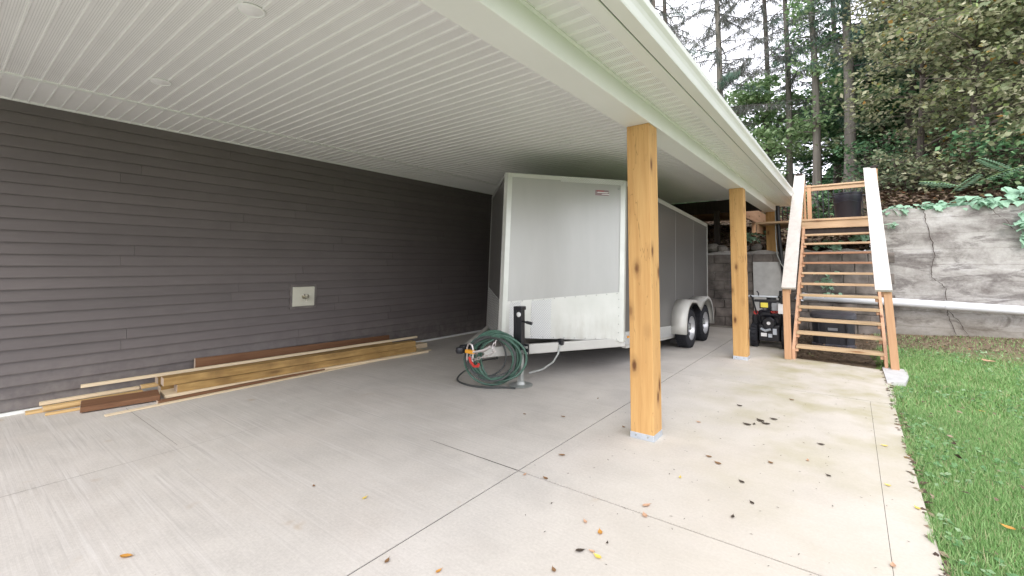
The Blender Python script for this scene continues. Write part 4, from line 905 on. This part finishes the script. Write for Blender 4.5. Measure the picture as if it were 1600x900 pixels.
leafy(7.0,17.5,12,.15,'tree outside the right edge of the wood',49,'lf_olive',nl=9000,size=.18,nlimb=30,blen=3.6,fr=.08)
leafy(.95,20.5,4,.07,'dark shrub low in the wood behind the stairs',50,'lf_green',nl=6000,size=.15,blen=2.4,fr=.05)
leafy(2.6,21.5,4,.07,'dark shrub low in the wood behind the beeches',51,'lf_green',nl=7000,size=.16,blen=2.6,fr=.05)
for i_,(x_,y_,h_,mt_,lb_) in enumerate([(.95,13.6,1.0,'lf_olive','low olive shrub on the bank just right of the landing'),(1.75,13.3,.9,'lf_beech','low tan leaved shrub on the bank between the two beech trunks'),(2.6,12.9,1.3,'lf_green','low green shrub on the bank under the right edge beech'),(3.3,12.5,1.5,'lf_olive','olive shrub at the far right of the bank'),(.6,15.2,1.4,'lf_green','dark green shrub in front of the fallen rails'),(-.55,14.2,1.0,'lf_green','low green undergrowth behind the left part of the landing rail')]):
    leafy(x_,y_,h_,.02,lb_,80+i_,mt_,nl=1100,size=.10,nlimb=14,blen=1.1,fr=.05,name='undergrowth_shrub',cat='shrub',group='undergrowth shrubs on the bank')
# far wood mass
n=60000; x=-30+60*rng.random(n); y=27+16*rng.random(n); zt=hz(x,y)+rng.random(n)*(1.2+.8*np.sin(x*.7)+np.clip(x*.9,0,9))
tag(leaves(np.stack([x,y,zt],1),.34,'lf_green','far_wood',aspect=.6),'dark green mass of far trees closing off the hillside','woods',kind='stuff')
# sumac fronds
def frond(p,d,L_,label):
    t=thing('sumac_frond',label,'plant',p,'fern like fronds on the bank'); d=Vector(d).normalized(); sd=d.cross(Vector((0,0,1))).normalized()
    MB().tube([(0,0,0),d*L_*.5+Vector((0,0,.04)),d*L_],.006,5).build('stem','lf_lime',t)
    for i in range(11):
        for s_ in (-1,1):
            q=d*L_*(.15+.8*i/11); a=(sd*s_+d*.5).normalized(); u=Vector((0,0,1)); ll=.17*(1-.5*abs(i-4)/8); wd=.022
            c=d.cross(a); e=a.cross(Vector((0,0,1))).normalized()
            MB().add([q,q+a*ll*.5+e*wd,q+a*ll-Vector((0,0,.04)),q+a*ll*.5-e*wd],[(0,1,2,3)]).build('leaflet','vine',t)
frond((1.75,12.1,2.95),(-.8,-.45,.15),.75,'green fern like frond reaching left above the wall')
frond((1.95,12.0,3.0),(.85,-.4,.28),.8,'green fern like frond reaching right above the wall')
frond((1.6,12.2,2.85),(.6,-.6,.5),.6,'short green frond pointing up beside the thin trunk')
frond((2.4,12.0,3.15),(-.7,-.6,.35),.7,'green frond under the beech leaves at right')
# dead fallen rails in the wood
m=thing('fallen_rail_fence','dark weathered rails lying across the wooded bank','fence')
for z in (.55,.85): MB().beam((.35,15.4,3.3+z),(1.9,15.2,3.45+z),.06,.09).build('rail','dark_wood',m)
for x in (.4,1.1,1.8): MB().box(x-.04,x+.04,15.25,15.33,3.3,4.5).build('rail_post','dark_wood',m)
# ================================================================ FALLEN LEAVES on the concrete
def fleaf(x,y,mat,s,rot,label,z=.003,curl=.25,asp=.5):
    s*=.74; m=MB(); n=8; vs=[];fs=[]
    for i in range(n+1):
        t=i/n; wd=asp*.5*math.sin(PI*t**.8)*(1+.12*(i%2)); zc=curl*(t-.5)**2*s*1.2
        vs+=[(-wd*s,(t-.5)*s,zc+.12*wd*s+.002),(0,(t-.5)*s,zc+.001),(wd*s,(t-.5)*s,zc+.16*wd*s+.003)]
    for i in range(n): a=3*i; fs+=[(a,a+1,a+4,a+3),(a+1,a+2,a+5,a+4)]
    vs+=[(-.0015,s*.5,zc),(.0015,s*.5,zc),(.004,s*.68,zc+.006)]; k=len(vs); fs.append((k-3,k-2,k-1))
    o=m.add(vs,fs).build('fallen_leaf',mat); o.location=(x,y,z); o.rotation_euler=(0,0,rot); tag(o,label,'leaf','fallen leaves on the driveway'); return o
FL=[(-2.86,.65,'lorange',.085,-.9,'orange brown leaf alone at the lower left of the driveway'),
(-2.41,1.68,'lyellow',.055,.3,'yellow leaf alone in the middle of the near slab'),
(-2.80,1.57,'lbrown',.04,1.2,'small brown scrap left of the yellow leaf on the near slab'),
(-1.82,1.40,'lbrown',.055,.5,'curled brown leaf near the bottom end of the long joint'),
(-1.57,1.50,'lorange',.05,0,'round golden leaf at the bottom edge right of the long joint'),
(-1.11,2.23,'lorange',.065,.6,'orange leaf nearest the bottom centre cluster'),
(-1.03,2.04,'lyellow',.065,1.3,'pale yellow leaf below the orange leaf in the bottom cluster'),
(-1.15,1.83,'lbrown',.05,.9,'brown leaf at the very bottom left of the yellow one'),
(-1.12,2.03,'lblack',.07,-.7,'dark curled leaf beside the pale yellow leaf'),
(-1.07,2.06,'lpink',.045,1.6,'pinkish tan leaf touching the dark curled leaf'),
(-1.04,2.17,'lblack',.03,.4,'tiny black scrap under the orange leaf'),
(-1.77,2.94,'lbrown',.07,1.9,'brown leaf between the joint crossing and the nearest post'),
(-1.81,2.52,'lpink',.05,.2,'pink tan leaf right at the crossing of the joints'),
(-1.67,2.56,'lbrown',.06,1.3,'brown leaf lying on the cross joint'),
(-.96,3.12,'lyellow',.045,.3,'bright yellow leaf right of the nearest post'),
(-1.01,2.64,'lpink',.08,-.5,'tan twiggy leaf above the cross joint'),
(-.98,2.53,'lpink',.07,.7,'pink tan leaf touching the cross joint'),
(-1.22,2.27,'lpink',.05,.9,'small tan leaf above left of the orange leaf'),
(-.89,3.58,'lbrown',.06,1.5,'brown leaf right of the foot of the nearest post'),
(-.81,3.50,'lbrown',.075,1.2,'long brown leaf beside the foot of the nearest post'),
(-.62,3.30,'lblack',.06,1.0,'dark narrow leaf in the middle of the right slab'),
(-.52,3.05,'lblack',.05,.8,'dark leaf low on the right slab'),
(-.58,2.82,'lblack',.05,.1,'black leaf nearest the cross joint on the right slab'),
(-.79,4.50,'lblack',.10,1.3,'black leaf at the left of the dark leaf patch'),
(-.71,4.68,'lblack',.12,.9,'large black leaf in the middle of the dark leaf patch'),
(-.66,4.62,'lblack',.10,1.7,'black leaf at the right of the dark leaf patch'),
(-.74,4.55,'lblack',.06,.2,'small black leaf at the front of the dark leaf patch'),
(-.62,4.8,'lblack',.09,1.4,'black leaf at the back of the dark leaf patch'),
(-.51,3.74,'lbrown',.06,.9,'brown leaf in the middle right of the right slab'),
(-.24,4.36,'lblack',.07,1.5,'dark oval leaf far right of the dark leaf patch'),
(-.17,3.75,'lblack',.05,1.0,'dark leaf with stalk in the middle of the right slab'),
(.14,3.82,'lyellow',.05,1.2,'yellow leaf on the narrow border slab'),
(.16,4.63,'lyellow',.06,1.5,'yellow leaf farther up the narrow border slab'),
(.11,2.83,'lpink',.06,0,'round tan leaf at the bottom of the border joint'),
(.26,3.57,'lyellow',.055,.6,'yellow leaf at the edge where the slab meets the grass'),
(-.30,3.95,'lpink',.05,.2,'tan oval leaf left of the dark stalked leaf'),
(-2.20,3.68,'lbrown',.06,1.6,'brown leaf left of the long joint below the trailer'),
(-2.53,3.52,'lbrown',.05,1.4,'small brown leaf in front of the trailer jack'),
(-1.64,3.77,'lbrown',.055,1.0,'brown leaf just left of the foot of the nearest post'),
(-2.2,4.4,'lbrown',.05,.4,'small brown leaf in the shade in front of the trailer'),
(-.95,5.05,'lblack',.08,1.2,'thin dark leaf behind the dark leaf patch'),
(-.55,5.6,'lbrown',.07,1.2,'brown leaf near the second cross joint'),
(-1.15,4.3,'lpink',.06,1.2,'tan leaf right behind the nearest post')]
for a in FL: fleaf(*a)
for x,y,mt,s,rt_,lb_ in [(.62,3.56,'lorange',.08,1.0,'orange leaf on the grass near the driveway edge'),(.72,3.48,'lorange',.06,.4,'small orange leaf on the grass at the right edge'),(.9,4.27,'lpink',.08,1.2,'tan leaf on the grass at the right'),(1.45,8.9,'lpink',.26,.6,'big dry tan leaf cluster on the lawn near the wall'),(.95,6.2,'lyellow',.06,.9,'yellow leaf in the middle of the lawn')]:
    o=fleaf(x,y,mt,s,rt_,lb_,z=float(zl(x,y))+.045); o['group']='fallen leaves on the lawn'
